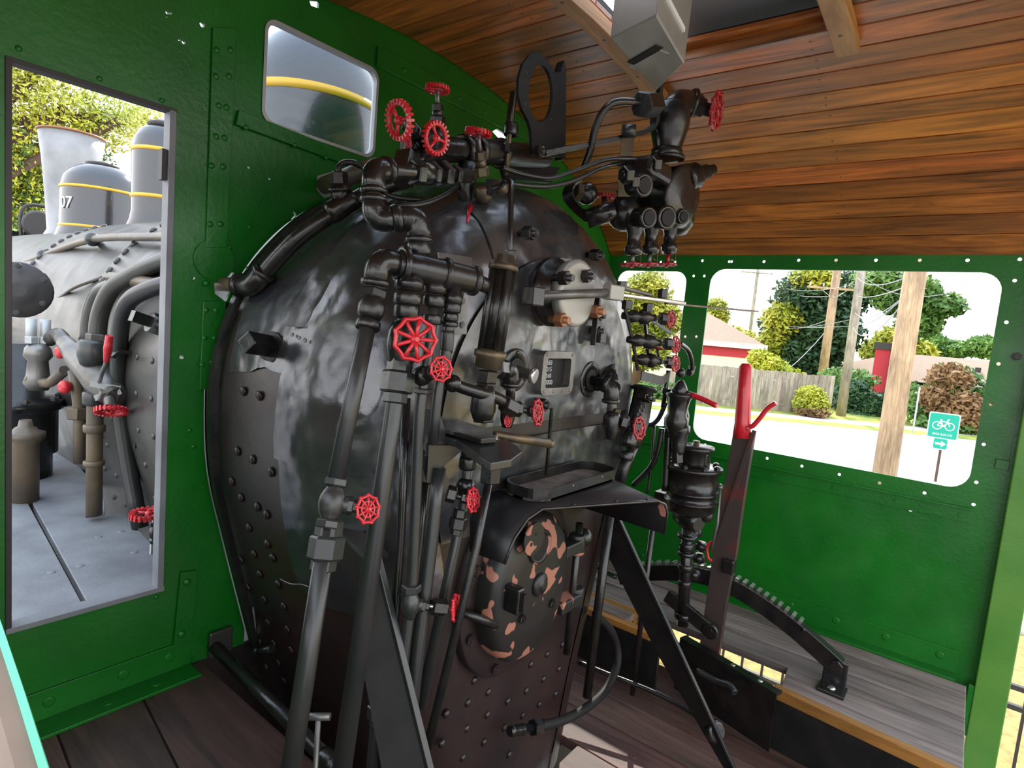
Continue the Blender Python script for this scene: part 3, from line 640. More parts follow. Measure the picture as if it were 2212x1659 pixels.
# strap hanging off the upper sheet on the near shoulder, and the steel band at the wall
side_patch('wall_band', 'black', [(1.725, 0.0), (1.700, 0.0)], 0.022, -0.05, 0.0)
side_patch('wall_band', 'black', [(1.700, 0.0), (1.698, 0.02)], 0.022, -0.05, 0.0)
b = MB(); pts = [aY(x, y, 1.33) for x, y in ((760, 520), (700, 610), (650, 690), (632, 730))]
# rivets of the bare side plate
def side_pt(px, py, ys=(1.30, 1.70)):
    """where the sight line of a photo pixel meets the near flank of the boiler"""
    best = None
    for k in range(200):
        y = 1.72 - 0.7 * k / 200; p = aY(px, py, y)
        r0 = boiler_ring(0.0); zz = p.z; hw = None
        for i in range(NR // 2):
            if r0[i][1] <= zz <= r0[i + 1][1]:
                t = (zz - r0[i][1]) / max(1e-6, r0[i + 1][1] - r0[i][1]); hw = r0[i][0] + t * (r0[i + 1][0] - r0[i][0]); break
        if hw is None: continue
        d = abs(p.x - hw)
        if best is None or d < best[0]: best = (d, p, Vector((-1, 0, 0.25 if zz > 0.9 else -0.2)))
    return best[1], best[2]
for px, py in ((512, 975), (545, 993), (585, 1020), (560, 855), (525, 845), (520, 1075), (555, 1095), (575, 1112), (537, 1140), (577, 1175), (548, 1197), (588, 1205), (560, 1240), (600, 1262), (570, 1295), (612, 1310), (578, 1345), (620, 1360), (590, 1390), (628, 1405), (600, 1432), (612, 1470), (500, 1040), (520, 1210), (535, 1270), (548, 1330), (560, 1385), (575, 1440)):
    p, n_ = side_pt(px, py)
    rivet(p, n_, 0.014, 'firebox', boiler, 'staybolt', 0.45)
# staybolts of the bare back plate
for px, py in ((965, 1542), (1011, 1518), (1055, 1495), (1097, 1515), (1053, 1544), (1008, 1574), (955, 1606), (1046, 1603), (1000, 1637), (1147, 1435), (1137, 1492), (1182, 1413), (1174, 1467), (1207, 1445), (1200, 1499), (1129, 1546), (1165, 1522), (1215, 1392), (1090, 1572), (1150, 1580), (1100, 1630), (1170, 1560), (960, 1480), (1025, 1470)):
    rivet(aY(px, py, YB0 + 0.003), (0, -1, 0), 0.013, 'firebox', boiler, 'staybolt', 0.6)
# washout plug on the near shoulder: round boss with a square plug
p = aY(608, 752, 1.47); ax = (aY(530, 742, 1.42) - p).normalized()
ax = Vector((-0.86, -0.30, 0.12)).normalized()
b = MB(); b.cyl(p - ax * 0.03, p + ax * 0.045, 0.040, 20); b.build('plug_boss', 'black', boiler)
x_, y_, a_ = frame(ax); x_, y_ = (x_ + y_).normalized(), (y_ - x_).normalized()
b = MB(); b.box(p + ax * 0.085, (0.042, 0.042, 0.085), (x_, y_, a_)); b.build('square_plug', 'black', boiler, 0.003)
b = MB(); b.box(p - ax * 0.010 - ZA * 0.05 + YA * 0.0, (0.03, 0.05, 0.004), (x_, y_, a_))
# cleaning plugs and bolts on the face
for px, py, r in ((1160, 503, .014), (1303, 551, .014), (1307, 683, .012), (1305, 716, .012), (1187, 877, .015)):
    p = aY(px, py, YB0 - 0.055); b = MB(); b.cyl(p, p + YA * 0.06, r * 0.8, 10); b.hex(p + YA * .012, p + YA * 0.045, r * 1.35); b.cyl(p - YA * .002, p + YA * .004, r * 0.55, 8); b.build('stud', 'black', boiler)
# bracket strip with a square end under the throttle disc
b = MB(); b.box(aY(1287, 690, YB0 - 0.03), (0.012, 0.02, 0.17)); b.box(aY(1294, 729, YB0 - 0.035), (0.035, 0.035, 0.035)); b.build('stop_bracket', 'black', boiler, 0.002)
# red paint mark and crack line on the crown of the jacket
def crown_pt(px, py, lift=0.004):
    """sight line meets rounded shoulder/face of the jacket"""
    best = None
    for k in range(400):
        y = 1.0 + 0.4 * k / 400; p = aY(px, py, y); ins = None
        if y <= YB0 - 0.01: continue
        for (ya, ia), (yb, ib) in zip(SHP[:-1], SHP[1:]):
            if yb <= y <= ya: t = (y - ya) / (yb - ya); ins = ia + t * (ib - ia)
        if y > YSH: ins = 0
        if ins is None: ins = 0.23
        r = math.hypot(p.x - XC, p.z - 0.83); d = abs(r - (0.72 - ins + 0.012))
        if best is None or d < best[0]: best = (d, p)
    dcam = (CAM - best[1]).normalized(); return best[1] + dcam * lift
pts = [crown_pt(x, y, .004) for x, y in ((1016, 445), (1012, 462), (1010, 480))]
b = MB(); b.tube(pts, 0.004, 5, rs=[0.0075, 0.0045, 0.003]); b.build('red_mark', 'red', boiler, label='small red paint mark')
pts = catmull([crown_pt(x, y, .002) for x, y in ((1018, 460), (1035, 480), (1048, 505), (1058, 530), (1066, 560))], 3)
b = MB(); b.tube(pts, 0.003, 5); b.build('crack', 'black_matt', boiler)
# riveted doubler plate on the upper left of the face
pl = [crown_pt(x, y, 0.010) for x, y in ((948, 545), (1020, 556), (1014, 600), (1008, 722), (975, 722), (958, 640))]
b = MB(); b.prism(pl, (0, 0.006, 0)); b.build('doubler_plate', 'steel', boiler)
for px, py in ((998, 650), (998, 703)): hexbolt(crown_pt(px, py, 0.012), (0, -1, 0), 0.010, 'black', boiler, 0.4)
# torn lower edge of the near jacket sheet, curled outwards
fp = [side_pt(x, y)[0] for x, y in ((612, 1250), (635, 1256), (660, 1262), (690, 1268), (715, 1275))]
b = MB(); b.sweepflat(catmull([p + Vector((-.012, -.006, .003 * (-1) ** i)) for i, p in enumerate(fp)], 4), Vector((-.012, -.010, .012)), .002); b.build('curled_edge', 'steel', boiler)
# overlap strip screwed along the near seam
fp = [side_pt(x, y)[0] for x, y in ((735, 560), (700, 612), (668, 668), (652, 712))]
b = MB(); b.sweepflat(catmull([p + Vector((-.013, -.004, .006)) for p in fp], 5), Vector((.02, -.075, .0)), .002); o = b.build('seam_strip', 'jacket', boiler)
for x, y in ((640, 728), (655, 735), (668, 741)): rivet(side_pt(x, y)[0] + Vector((-.014, -.004, .006)), (-1, -.3, .4), .005, 'steel', boiler, 'screw', .4)
# ---- sight openings low on the face
def face_box(px, py, Y): return aY(px, py, Y)
op = thing('inspection_plate', 'small rectangular framed opening with numbers stamped inside, on the backhead', 'plate', aY(1200, 840, YB0))
c = aY(1200, 805, YB0 - 0.02); b = MB()
oo = rrect(-0.088, 0.088, -0.066, 0.066, 0.022, 4); ii = rrect(-0.066, 0.066, -0.045, 0.045, 0.010, 4); n = len(oo)
for yy in (0,):
    vs = [c + Vector((x, -0.012, z)) for x, z in oo] + [c + Vector((x, -0.012, z)) for x, z in ii] + [c + Vector((x, 0.016, z)) for x, z in ii] + [c + Vector((x, 0.02, z)) for x, z in oo]
    b.add(vs, [(i, (i + 1) % n, n + (i + 1) % n, n + i) for i in range(n)] + [(n + i, n + (i + 1) % n, 2 * n + (i + 1) % n, 2 * n + i) for i in range(n)] + [(i, (i + 1) % n, 3 * n + (i + 1) % n, 3 * n + i) for i in range(n)])
b.build('rim', 'steel', op)
b = MB(); b.box(c + Vector((-0.018, 0.012, 0)), (0.096, 0.004, 0.09)); b.build('stamped_plate', 'black_matt', op)
b = MB(); b.box(c + Vector((0.047, 0.013, 0)), (0.034, 0.004, 0.09)); b.build('dark_recess', 'black_matt', op)
for x in (-0.07, -0.02, 0.03, 0.07):
    rivet(c + Vector((x, -0.012, -0.056)), (0, -1, 0), 0.005, 'steel', op)
for x in (-0.07, 0.07): rivet(c + Vector((x, -0.012, 0.056)), (0, -1, 0), 0.005, 'steel', op)
def text_mesh(s, size, ext=0.0):
    cu = bpy.data.curves.new('lettering', 'FONT'); cu.body = s; cu.size = size; cu.align_x = 'CENTER'; cu.align_y = 'CENTER'; cu.extrude = ext; cu.resolution_u = 3
    o = bpy.data.objects.new('tmp', cu); COL.objects.link(o); dg = bpy.context.evaluated_depsgraph_get(); dg.update(); me = bpy.data.meshes.new_from_object(o.evaluated_get(dg))
    bpy.data.objects.remove(o); return me
def text_at(s, size, origin, xdir, updir, m, parent, ext=0.001, name='lettering', fn=None):
    me = text_mesh(s, size, ext); x = Vector(xdir).normalized(); u = Vector(updir).normalized(); z = x.cross(u); off = parent_loc(parent)
    for v in me.vertices:
        q = Vector(origin) + x * v.co.x + u * v.co.y + z * v.co.z
        v.co = (fn(q, v.co) if fn else q) - off
    me.materials.clear(); return link(name, me, m, parent)
for k, s in enumerate(('1683', '2015', '2160', '110000')):
    text_at(s, 0.020, c + Vector((-0.030, 0.009, 0.029 - 0.020 * k)), XA, ZA, 'galv', op, 0.001)
for px, py, lab in ((1115, 800, 'round flanged inspection opening beside the long sight glass'), (1277, 820, 'round flanged inspection opening next to the stamped rectangular plate')):
    pr = thing('inspection_port', lab, 'plate', aY(px, py + 30, YB0), 'round inspection openings on the backhead')
    c = aY(px, py, YB0 - 0.014); b = MB()
    b.lathe(c + YA * 0.012, -YA, [(0, 0.062), (0.010, 0.062), (0.012, 0.058), (0.012, 0.036), (0.0, 0.034)], 24); b.build('flange', 'black', pr)
    b = MB(); b.cyl(c, c - YA * 0.002, 0.035, 20); b.build('opening', 'black_matt', pr)
    for k in range(3): t = math.pi / 2 + k * 2.09; rivet(c + Vector((math.cos(t) * .05, -0.001, math.sin(t) * .05)), (0, -1, 0), 0.006, 'black', pr)
    b = MB(); q = c + Vector((0.012, -0.045, -0.008)); b.lathe(c + YA * .005, q - c, [(0, .016), (.05, .016), (.052, .024), (.062, .024), (.066, .02)], 12); b.build('plug', 'polished_sunlit' if px < 1200 else 'black', pr)

# ---- fire door
dc = aY(1150, 1268, 0.945); DC = Vector((dc.x, YB0, dc.z))
fd = thing('fire_door', 'oval cast iron fire door with peeling black paint and hinge lugs', 'door', (DC.x, YB0, 0.02))
def oval(cx, cz, rx, rz, n=36, p=2.15):
    o = []
    for k in range(n):
        t = 2 * math.pi * k / n; ct, st = math.cos(t), math.sin(t); o.append((cx + rx * math.copysign(abs(ct) ** (2 / p), ct), cz + rz * math.copysign(abs(st) ** (2 / p), st)))
    return o
def ovalsolid(cx, cz, rows, n=40):
    """rows: (Y, rx, rz)"""
    b = MB(); vs = []
    for y, rx, rz in rows: vs += [Vector((x, y, z)) for x, z in oval(cx, cz, rx, rz, n)]
    fs = [(r * n + i, r * n + (i + 1) % n, (r + 1) * n + (i + 1) % n, (r + 1) * n + i) for r in range(len(rows) - 1) for i in range(n)]
    b.add(vs, fs, True); k = (len(rows) - 1) * n; b.f.append([k + i for i in range(n)]); b.sm.append(False); return b
ovalsolid(DC.x + 0.015, DC.z - 0.01, [(YB0 + 0.01, 0.262, 0.285), (YB0 - 0.022, 0.262, 0.285), (YB0 - 0.026, 0.256, 0.28), (YB0 - 0.026, 0.20, 0.225)]).build('door_ring', 'firebox', fd)
ovalsolid(DC.x, DC.z, [(YB0 - 0.02, 0.19, 0.225), (0.960, 0.19, 0.225), (0.945, 0.18, 0.215), (0.935, 0.165, 0.20), (0.930, 0.10, 0.12)]).build('door_casting', 'peel_door', fd)
for k in range(8):
    t = 2 * math.pi * (k + .5) / 8; hexbolt((DC.x + 0.015 + 0.235 * math.cos(t), YB0 - 0.026, DC.z - 0.01 + 0.26 * math.sin(t)), (0, -1, 0), 0.016, 'firebox', fd, 0.8)
YD = 0.930
# peephole with its swung-aside disc
p = aY(1165, 1180, YD); b = MB(); b.lathe(p + YA * .004, -YA, [(0, .052), (.012, .052), (.012, .040), (.002, .040)], 20); b.build('peephole_rim', 'peel_door', fd)
b = MB(); b.cyl(p + YA * .002, p - YA * .004, .040, 18); b.build('peephole', 'black_matt', fd)
p = aY(1150, 1163, YD - .02); b = MB(); b.cyl(p, p - YA * .008, .047, 20); o = b.build('peephole_cover', 'peel_door', fd)
for dx, dz in ((0.004, 0.014), (-0.014, -0.012)):
    b = MB(); b.cyl(p + Vector((dx, -0.0085, dz)), p + Vector((dx, -0.006, dz)), .006, 8); b.build('vent_hole', 'black_matt', o)
p = aY(1165, 1262, YD); b = MB(); b.lathe(p + YA * .004, -YA, [(0, .036), (.010, .036), (.016, .028), (.016, .012), (.022, .010)], 20); b.build('boss', 'peel_door', fd)
p = aY(1098, 1288, YD); b = MB(); b.box(p - YA * .02, (.030, .05, .075)); b.build('latch_block', 'black', fd, 0.006)
b = MB(); b.box(p - YA * .03 + XA * .0, (.012, .055, .05)); b.build('latch_slot', 'black_matt', fd)
p = aY(1062, 1345, YD + .03); b = MB(); b.cyl(p + Vector((-.10, .04, .055)), p - YA * 0.02, .012, 10); b.build('latch_handle', 'black', fd)
for q in ((1125, 1335), (1190, 1302)): hexbolt(aY(*q, YD), (0, -1, 0), 0.014, 'black', fd, 0.8)
# hinge lugs, straps and the hinge rod
for q, L in (((1228, 1182), .10), ((1222, 1300), .12)):
    p = aY(*q, YD + .03); b = MB(); b.box(p + XA * .0, (L, .055, .042)); b.lathe(p + Vector((L / 2, 0, -.035)), ZA, [(0, .028), (.07, .028)], 14); b.build('hinge_lug', 'peel_door', fd, 0.006)
p1, p2 = aY(1252, 1130, YD + .03), aY(1240, 1400, YD + .03); b = MB(); b.cyl(Vector((p1.x, p1.y, p1.z)), Vector((p1.x, p1.y, p2.z)), .012, 12); b.build('hinge_rod', 'black', fd)
p = aY(1260, 1160, YD + .04); b = MB(); b.ball(p, .032, 14); b.build('hinge_knob', 'black', fd)
# ---- hood plate above the fire door
ZH = 0.640
hood = thing('hood_shelf', 'bent steel shelf plate over the fire door with worn black paint', 'shelf', (1.42, 0.95, ZH))
FRONT = [Vector((1.128, 0.845, 0.53)), Vector((1.165, 0.850, 0.585)), Vector((1.215, 0.850, 0.625)), Vector((1.275, 0.848, ZH)), Vector((1.46, 0.760, ZH)), Vector((1.625, 0.680, ZH)), Vector((1.652, 0.668, ZH - .012)), Vector((1.668, 0.663, ZH - .04)), Vector((1.664, 0.664, ZH - 0.105))]
BACK = [Vector((1.150, 0.975, 0.515)), Vector((1.180, 1.01, 0.59)), Vector((1.225, 1.025, 0.63)), Vector((1.28, 1.03, ZH)), Vector((1.52, 1.03, ZH)), Vector((1.78, 1.03, ZH)), Vector((1.82, 1.03, ZH - .012)), Vector((1.84, 1.03, ZH - .04)), Vector((1.84, 1.03, ZH - 0.16))]
b = MB(); vs = []; n = len(FRONT)
for t in (0, .5, 1):
    vs += [f_.lerp(k_, t) for f_, k_ in zip(FRONT, BACK)]
b.add(vs, [(r * n + i, r * n + i + 1, (r + 1) * n + i + 1, (r + 1) * n + i) for r in range(2) for i in range(n - 1)], True)
o = b.build('shelf_plate', 'peel_shelf', hood); sm = o.modifiers.new('thickness', 'SOLIDIFY'); sm.thickness = 0.008; sm.offset = 0
b = MB(); b.tube([f_ for f_ in FRONT], 0.0045, 6); b.build('front_edge', 'black', hood)
for x, y in ((1.37, .81), (1.50, .75), (1.60, .70)): rivet((x, y, ZH + .004), (0, 0, 1), .006, 'black', hood)
# ---- oil-can tray on the hood
tray = thing('drip_tray', 'shallow dusty oil tray with raised rim on the shelf over the fire door', 'tray', (1.52, 0.95, ZH + .005))
T = rrect(1.285, 1.745, 0.865, 1.008, 0.055, 6)
b = MB(); b.prism([Vector((x, y, ZH + .006)) for x, y in T], (0, 0, .006)); b.build('tray_floor', 'dust', tray)
b = MB(); n = len(T); T2 = rrect(1.291, 1.739, 0.871, 1.002, 0.05, 6); zt = ZH + .040
b.add([Vector((x, y, ZH + .006)) for x, y in T] + [Vector((x, y, zt)) for x, y in T] + [Vector((x, y, zt)) for x, y in T2] + [Vector((x, y, ZH + .012)) for x, y in T2],
      [(r * n + i, r * n + (i + 1) % n, (r + 1) * n + (i + 1) % n, (r + 1) * n + i) for r in range(3) for i in range(n)]); b.build('tray_rim', 'black', tray)
for x in (1.45, 1.62): rivet((x, 0.865, ZH + .03), (0, -1, 0), .004, 'steel', tray)
# ================================================================= OUTSIDE, STREET SIDE
ZG = -1.5
def leaves(name, parent, blobs, n, size, m, seed=1, flat=0.0):
    """cloud of small leaves over a set of ellipsoid blobs, mostly near their surface"""
    rg = random.Random(seed); vs = []; fs = []; off = parent_loc(parent); n = int(n * 1.8); size *= 0.68
    wts = [b_[1].x * b_[1].z for b_ in blobs]; tot = sum(wts)
    for b_, w_ in zip(blobs, wts):
        for _ in range(int(n * w_ / tot)):
            d = Vector((rg.gauss(0, 1), rg.gauss(0, 1), rg.gauss(0, 1))).normalized() * (rg.random() ** 0.45) * (0.85 + 0.25 * rg.random())
            p = b_[0] + Vector((d.x * b_[1].x, d.y * b_[1].y, d.z * b_[1].z)) - off
            u = Vector((rg.gauss(0, 1), rg.gauss(0, 1), rg.gauss(0, 1))).normalized(); v = u.orthogonal().normalized(); s = size * rg.uniform(0.6, 1.3); k = len(vs)
            vs += [p - u * s, p + v * s * .55, p + u * s, p - v * s * .55]; fs.append((k, k + 1, k + 2, k + 3))
    me = bpy.data.meshes.new(name); me.from_pydata(vs, [], fs); o = link(name, me, m, parent); o['kind'] = 'stuff'; return o
def tree(label, cat, base, trunk_h, trunk_r, blobs, n, size, m, seed, name='tree', group=None, limbs=0, second=None):
    t = thing(name, label, cat, base, group); base = Vector(base)
    if trunk_h:
        b = MB(); b.tube([base, base + ZA * trunk_h * .5, base + ZA * trunk_h], trunk_r, 8, rs=[trunk_r * 1.2, trunk_r, trunk_r * .7]); b.build('trunk', 'bark', t)
        rg = random.Random(seed)
        for k in range(limbs):
            tgt = blobs[k % len(blobs)][0] + Vector((rg.uniform(-.4, .4) * blobs[0][1].x, rg.uniform(-.4, .4) * blobs[0][1].y, 0)); s0 = base + ZA * trunk_h * rg.uniform(.5, 1)
            b = MB(); mid = s0.lerp(tgt, .5) + ZA * .2; b.tube(catmull([s0, mid, tgt], 4), trunk_r * .35, 6, rs=None); b.build('branch', 'bark', t)
    leaves('foliage', t, blobs, n, size, m, seed)
    if second: leaves('foliage', t, second[0], second[1], size, second[2], seed + 50)
    return t
def blob(px, py, X, rx, rz=None, sq=0.8):
    """ellipsoid at a photo position and distance, radii in photo pixels"""
    p = aX(px, py, X); k = mpp(p); rz = rz or rx; return (p, Vector((rx * k * sq, rx * k, rz * k)))
def gpt(px, py, z=ZG): p = aZ(px, py, z); return p
# ground, road, kerb, verge, pavement
ground = struct(thing('floor', '', '', (0, 0, ZG))); del ground['label']; del ground['category']; ground.name = 'ground'
b = MB(); b.bbox((-60, -60, ZG - 0.2), (140, 90, ZG)); b.build('soil', 'dry_ground', ground)
b = MB(); b.bbox((-40, -40, ZG - .1), (3.4, 60, ZG + .01)); b.build('added_gravel', 'gravel', ground)  # unseen near-side gravel, added to turn the jacket's reflections neutral
f0, f1 = Vector((19.3, 7.1, ZG)), Vector((24.1, -0.1, ZG)); td = (f1 - f0).normalized(); nd = Vector((-td.y, td.x, 0)); nd = nd if nd.x > 0 else -nd
def band(n0, n1, z, m, nm, h=0.05):
    a = f0 - td * 14; c = f1 + td * 60; q = MB(); q.prism([a + nd * n0 + ZA * z, c + nd * n0 + ZA * z, c + nd * n1 + ZA * z, a + nd * n1 + ZA * z], (0, 0, -h)); return q.build(nm, m, ground)
band(-14.0, 0, 0.03, 'asphalt', 'road'); band(0, 0.25, 0.13, 'kerb', 'kerb', 0.14); band(0.25, 1.5, 0.12, 'grass', 'verge', 0.13); band(1.5, 2.6, 0.13, 'kerb', 'pavement', 0.14); band(2.6, 9.5, 0.12, 'grass', 'verge', 0.13); band(9.5, 60, 0.05, 'grass', 'lawn', 0.06)
# board fence, every board a piece
fa, fb = gpt(1440, 872), gpt(1792, 905)
fence = thing('board_fence', 'weathered grey wooden board fence beyond the road', 'fence', (fa + fb) / 2)
ft = (fb - fa).normalized(); fl = (fb - fa).length; fn = Vector((-ft.y, ft.x, 0)); nb = int(fl / 0.15); rg = random.Random(3)
for k in range(nb):
    p = fa + ft * (k + .5) * fl / nb; h = 1.55 + rg.uniform(-.03, .03); q = MB(); q.box(p + ZA * (h / 2 + .1) + fn * rg.uniform(-.01, .01), (fl / nb * .95, .025, h), (ft, fn, ZA)); q.build('board', 'fence_wood', fence)
for z in (.4, 1.3): q = MB(); q.bar(fa + ZA * z + fn * .04, fb + ZA * z + fn * .04, .09, .04); q.build('rail', 'fence_wood', fence)
# houses
def house(name, label, c, ax, L, W, hw, hr, wall, roofm, band_m=None):
    t = thing(name, label, 'house', (c.x, c.y, ZG)); ax = Vector(ax).normalized(); ay = Vector((-ax.y, ax.x, 0)); c = Vector((c.x, c.y, ZG))
    q = MB(); q.box(c + ZA * hw / 2, (L, W, hw), (ax, ay, ZA)); q.build('walls', wall, t)
    if band_m:
        for s in (-1, 1): q = MB(); q.box(c + ZA * (hw - .35) + ay * s * (W / 2 + .02), (L + .1, .04, .55), (ax, ay, ZA)); q.build('band', band_m, t); q = MB(); q.box(c + ZA * (hw + .10) + ay * s * (W / 2 + .35), (L + .9, .06, .32), (ax, ay, ZA)); q.build('fascia', 'white', t)
        for s in (-1, 1): q = MB(); q.box(c + ZA * (hw - .35) + ax * s * (L / 2 + .02), (.04, W + .1, .55), (ax, ay, ZA)); q.build('band', band_m, t); q = MB(); q.box(c + ZA * (hw + .10) + ax * s * (L / 2 + .35), (.06, W + .8, .32), (ax, ay, ZA)); q.build('fascia', 'white', t)
    e = .4; q = MB(); z0 = hw + .2; A = [c + ax * sx_ * (L / 2 + e) + ay * sy_ * (W / 2 + e) + ZA * z0 for sx_, sy_ in ((-1, -1), (1, -1), (1, 1), (-1, 1))]; r1, r2 = c - ax * (L / 2 - W * .35) + ZA * (z0 + hr), c + ax * (L / 2 - W * .35) + ZA * (z0 + hr)
    q.add(A + [r1, r2], [(0, 1, 5, 4), (2, 3, 4, 5), (0, 4, 3), (1, 2, 5), (0, 3, 2, 1)]); q.build('roof', roofm, t); return t, c, ax, ay, z0
cL = aX(1490, 800, 36); h1 = house('house', 'low house with tan shingle roof and red band behind the board fence', Vector((38.0, 16.2, 0)), td, 9, 7, 2.35, 1.9, 'house_cream', 'roof_shingle', 'house_red')
cR = aX(2040, 800, 45); h2 = house('house', 'house with wide tan shingle roof behind the brown hedge', Vector((cR.x + 3, cR.y - 0.5, 0)), td, 13, 8, 1.05, 1.6, 'house_cream', 'roof_shingle')
t2, c2, ax2, ay2, z02 = h2
p = aX(1918, 772, 41); q = MB(); q.box((p.x, p.y, ZG + 1.5), (1.2, 1.2, 3.0)); q.build('chimney', 'house_red', t2)
q = MB(); q.box((p.x, p.y, ZG + 3.15), (1.4, 1.4, 0.4)); q.build('chimney_cap', 'iron', t2)
for k in (-1.5, 0, 1.3): q = MB(); q.box(c2 + ax2 * k - nd * 2.0 + ZA * (z02 + 1.0), (.3, .3, .25)); q.build('roof_vent', 'iron', t2)
# trees and shrubs
def gb(p): return Vector((p.x, p.y, ZG))
B = [blob(1745, 650, 44, 75, 70), blob(1700, 710, 44, 60, 55), blob(1790, 720, 44, 70, 60), blob(1740, 770, 44, 75, 50), blob(1820, 640, 45, 55, 60)]
tree('large dark green tree standing behind the brown and grey utility poles', 'tree', gb(B[0][0]), 5, .4, B, 8000, .32, 'leaf_dark', 11, group='trees across the road', second=([blob(1690, 690, 43, 45, 40), blob(1672, 740, 43, 35, 30), blob(1760, 600, 43, 50, 30)], 1500, 'leaf_yellow'))
B = [blob(1960, 640, 40, 70, 45), blob(2030, 660, 40, 50, 28), blob(1900, 610, 40, 60, 35), blob(1985, 700, 40, 45, 30)]
tree('airy green tree crown behind the big near pole', 'tree', gb(B[0][0]), 6, .35, B, 3600, .30, 'leaf_green', 12, group='trees across the road', limbs=4)
B = [blob(1398, 630, 24, 55, 48), blob(1370, 690, 24, 40, 50), blob(1430, 690, 24, 50, 40), blob(1400, 760, 24, 50, 40)]
tree('bright yellow-green tree seen through the small front window', 'tree', gb(B[0][0]), 3.5, .25, B, 6000, .17, 'leaf_yellow', 13, group='trees across the road')
B = [blob(1545, 680, 52, 30, 40), blob(1580, 730, 52, 55, 26), blob(1530, 740, 52, 40, 30)]
tree('yellow-green tree rising behind the red-banded house', 'tree', gb(B[0][0]), 4, .3, B, 3000, .30, 'leaf_yellow', 14, group='trees across the road')
B = [blob(1665, 795, 31, 38, 26), blob(1700, 815, 31, 40, 22), blob(1640, 775, 31, 26, 22)]
tree('yellow-green shrub leaning over the board fence', 'shrub', gb(B[0][0]), 0, .2, B, 2200, .20, 'leaf_yellow', 15, 'shrub')
B = [blob(1935, 740, 50, 45, 34), blob(1895, 760, 50, 35, 30), blob(1985, 760, 50, 35, 25)]
tree('yellow tree behind the red chimney', 'tree', gb(B[0][0]), 4, .3, B, 2600, .30, 'leaf_yellow', 16, group='trees across the road')
B = [blob(2060, 755, 58, 34, 20), blob(2020, 748, 58, 30, 26), blob(2120, 750, 58, 34, 24)]
tree('distant round green tree over the ridge of the wide tan roof', 'tree', gb(B[0][0]), 4, .3, B, 2600, .32, 'leaf_green', 17, group='trees across the road')
B = [blob(1840, 860, 28.5, 38, 42), blob(1880, 880, 28.5, 34, 36), blob(1800, 850, 29.5, 22, 30), blob(1920, 880, 28.5, 24, 36), blob(1850, 905, 28, 44, 16)]
tree('tall dark green hedge between the board fence and the big pole', 'hedge', gb(B[0][0]), 0, .2, B, 5500, .16, 'leaf_dark', 18, 'hedge', second=([blob(1830, 820, 29.5, 60, 26)], 900, 'leaf_green'))
B = [blob(2050, 850, 27, 50, 40), blob(2000, 880, 27, 40, 44), blob(2095, 890, 27, 44, 50), blob(2050, 920, 26.5, 60, 26), blob(2140, 880, 27, 40, 60), blob(1960, 860, 27.5, 40, 36), blob(2060, 815, 27.5, 46, 30)]
tree('brownish overgrown hedge behind the bike route sign', 'hedge', gb(B[0][0]), 0, .2, B, 5500, .16, 'leaf_green', 19, 'hedge', second=([blob(2050, 820, 26.8, 44, 36), blob(2030, 860, 26.6, 42, 34), blob(2090, 890, 26.3, 44, 44)], 2000, 'leaf_brown'))
B = [blob(1752, 872, 24.4, 37, 30), blob(1752, 850, 24.4, 30, 18)]
tree('round yellow shrub in front of the board fence', 'shrub', gb(B[0][0]), 0, .2, B, 2600, .10, 'leaf_yellow', 20, 'shrub', second=([blob(1755, 890, 24.2, 36, 14)], 500, 'leaf_brown'))
B = [blob(1445, 850, 22.5, 40, 40), blob(1400, 860, 22.5, 40, 40)]
tree('green shrub behind the brake valve seen through the small front window', 'shrub', gb(B[0][0]), 0, .2, B, 2500, .12, 'leaf_green', 21, 'shrub')
# utility poles
def upole(label, px0, py0, X, r, top_py, arms=(), m='pole_wood', px1=None):
    base = aX(px0, py0, X); t = thing('utility_pole', label, 'pole', (base.x, base.y, ZG), 'utility poles by the road'); k = aX(px1 if px1 else px0, top_py, X)
    b = MB(); b.cyl((base.x, base.y, ZG), (base.x, base.y, k.z), r * 1.1, 16, r * .92); b.build('shaft', m, t)
    for z, L, dx in arms:
        q = MB(); c = Vector((base.x - .15, base.y, z)); q.bar(c - td * L / 2 + td * dx, c + td * L / 2 + td * dx, .12, .10); a = q.build('crossarm', m, t)
        for s in (-.45, -.2, .2, .45): q = MB(); q.lathe(c + td * (L * s + dx) + ZA * .05, ZA, [(0, .03), (.08, .05), (.13, .03), (.16, .05), (.2, .02)], 8); q.build('insulator', 'galv', a)
        for s in (-1, 1): q = MB(); q.bar(c + td * s * L * .28, Vector((base.x - .1, base.y, z - .5)), .03, .02); q.build('brace', 'galv', a)
    return base
pA = upole('thick pale wooden pole close to the window, the largest one', 1945, 800, 13.0, .185, 380)
pB = upole('reddish brown utility pole with short crossarm, left of the grey pole', 1785, 750, 34, .21, 560, arms=((aX(1800, 624, 34).z, 2.6, 0), (aX(1800, 572, 34).z, 2.6, 0)))
pC = upole('grey utility pole standing at the fence end', 1830, 800, 26.3, .165, 480, m='fence_wood')
pD = upole('thin distant pole left of the big tree', 1625, 680, 60, .16, 570, arms=((aX(1641, 590, 60).z, 3.0, 0),), m='fence_wood')
def wire(label, a, c, sag, r=.012):
    q = MB(); pts = [a.lerp(c, k / 12) - ZA * sag * 4 * (k / 12) * (1 - k / 12) for k in range(13)]; q.tube(pts, r, 5); return tag(q.build('power_line', 'wire', None), label, 'wire', 'power lines between the poles')
zA = lambda px, py, X: aX(px, py, X)
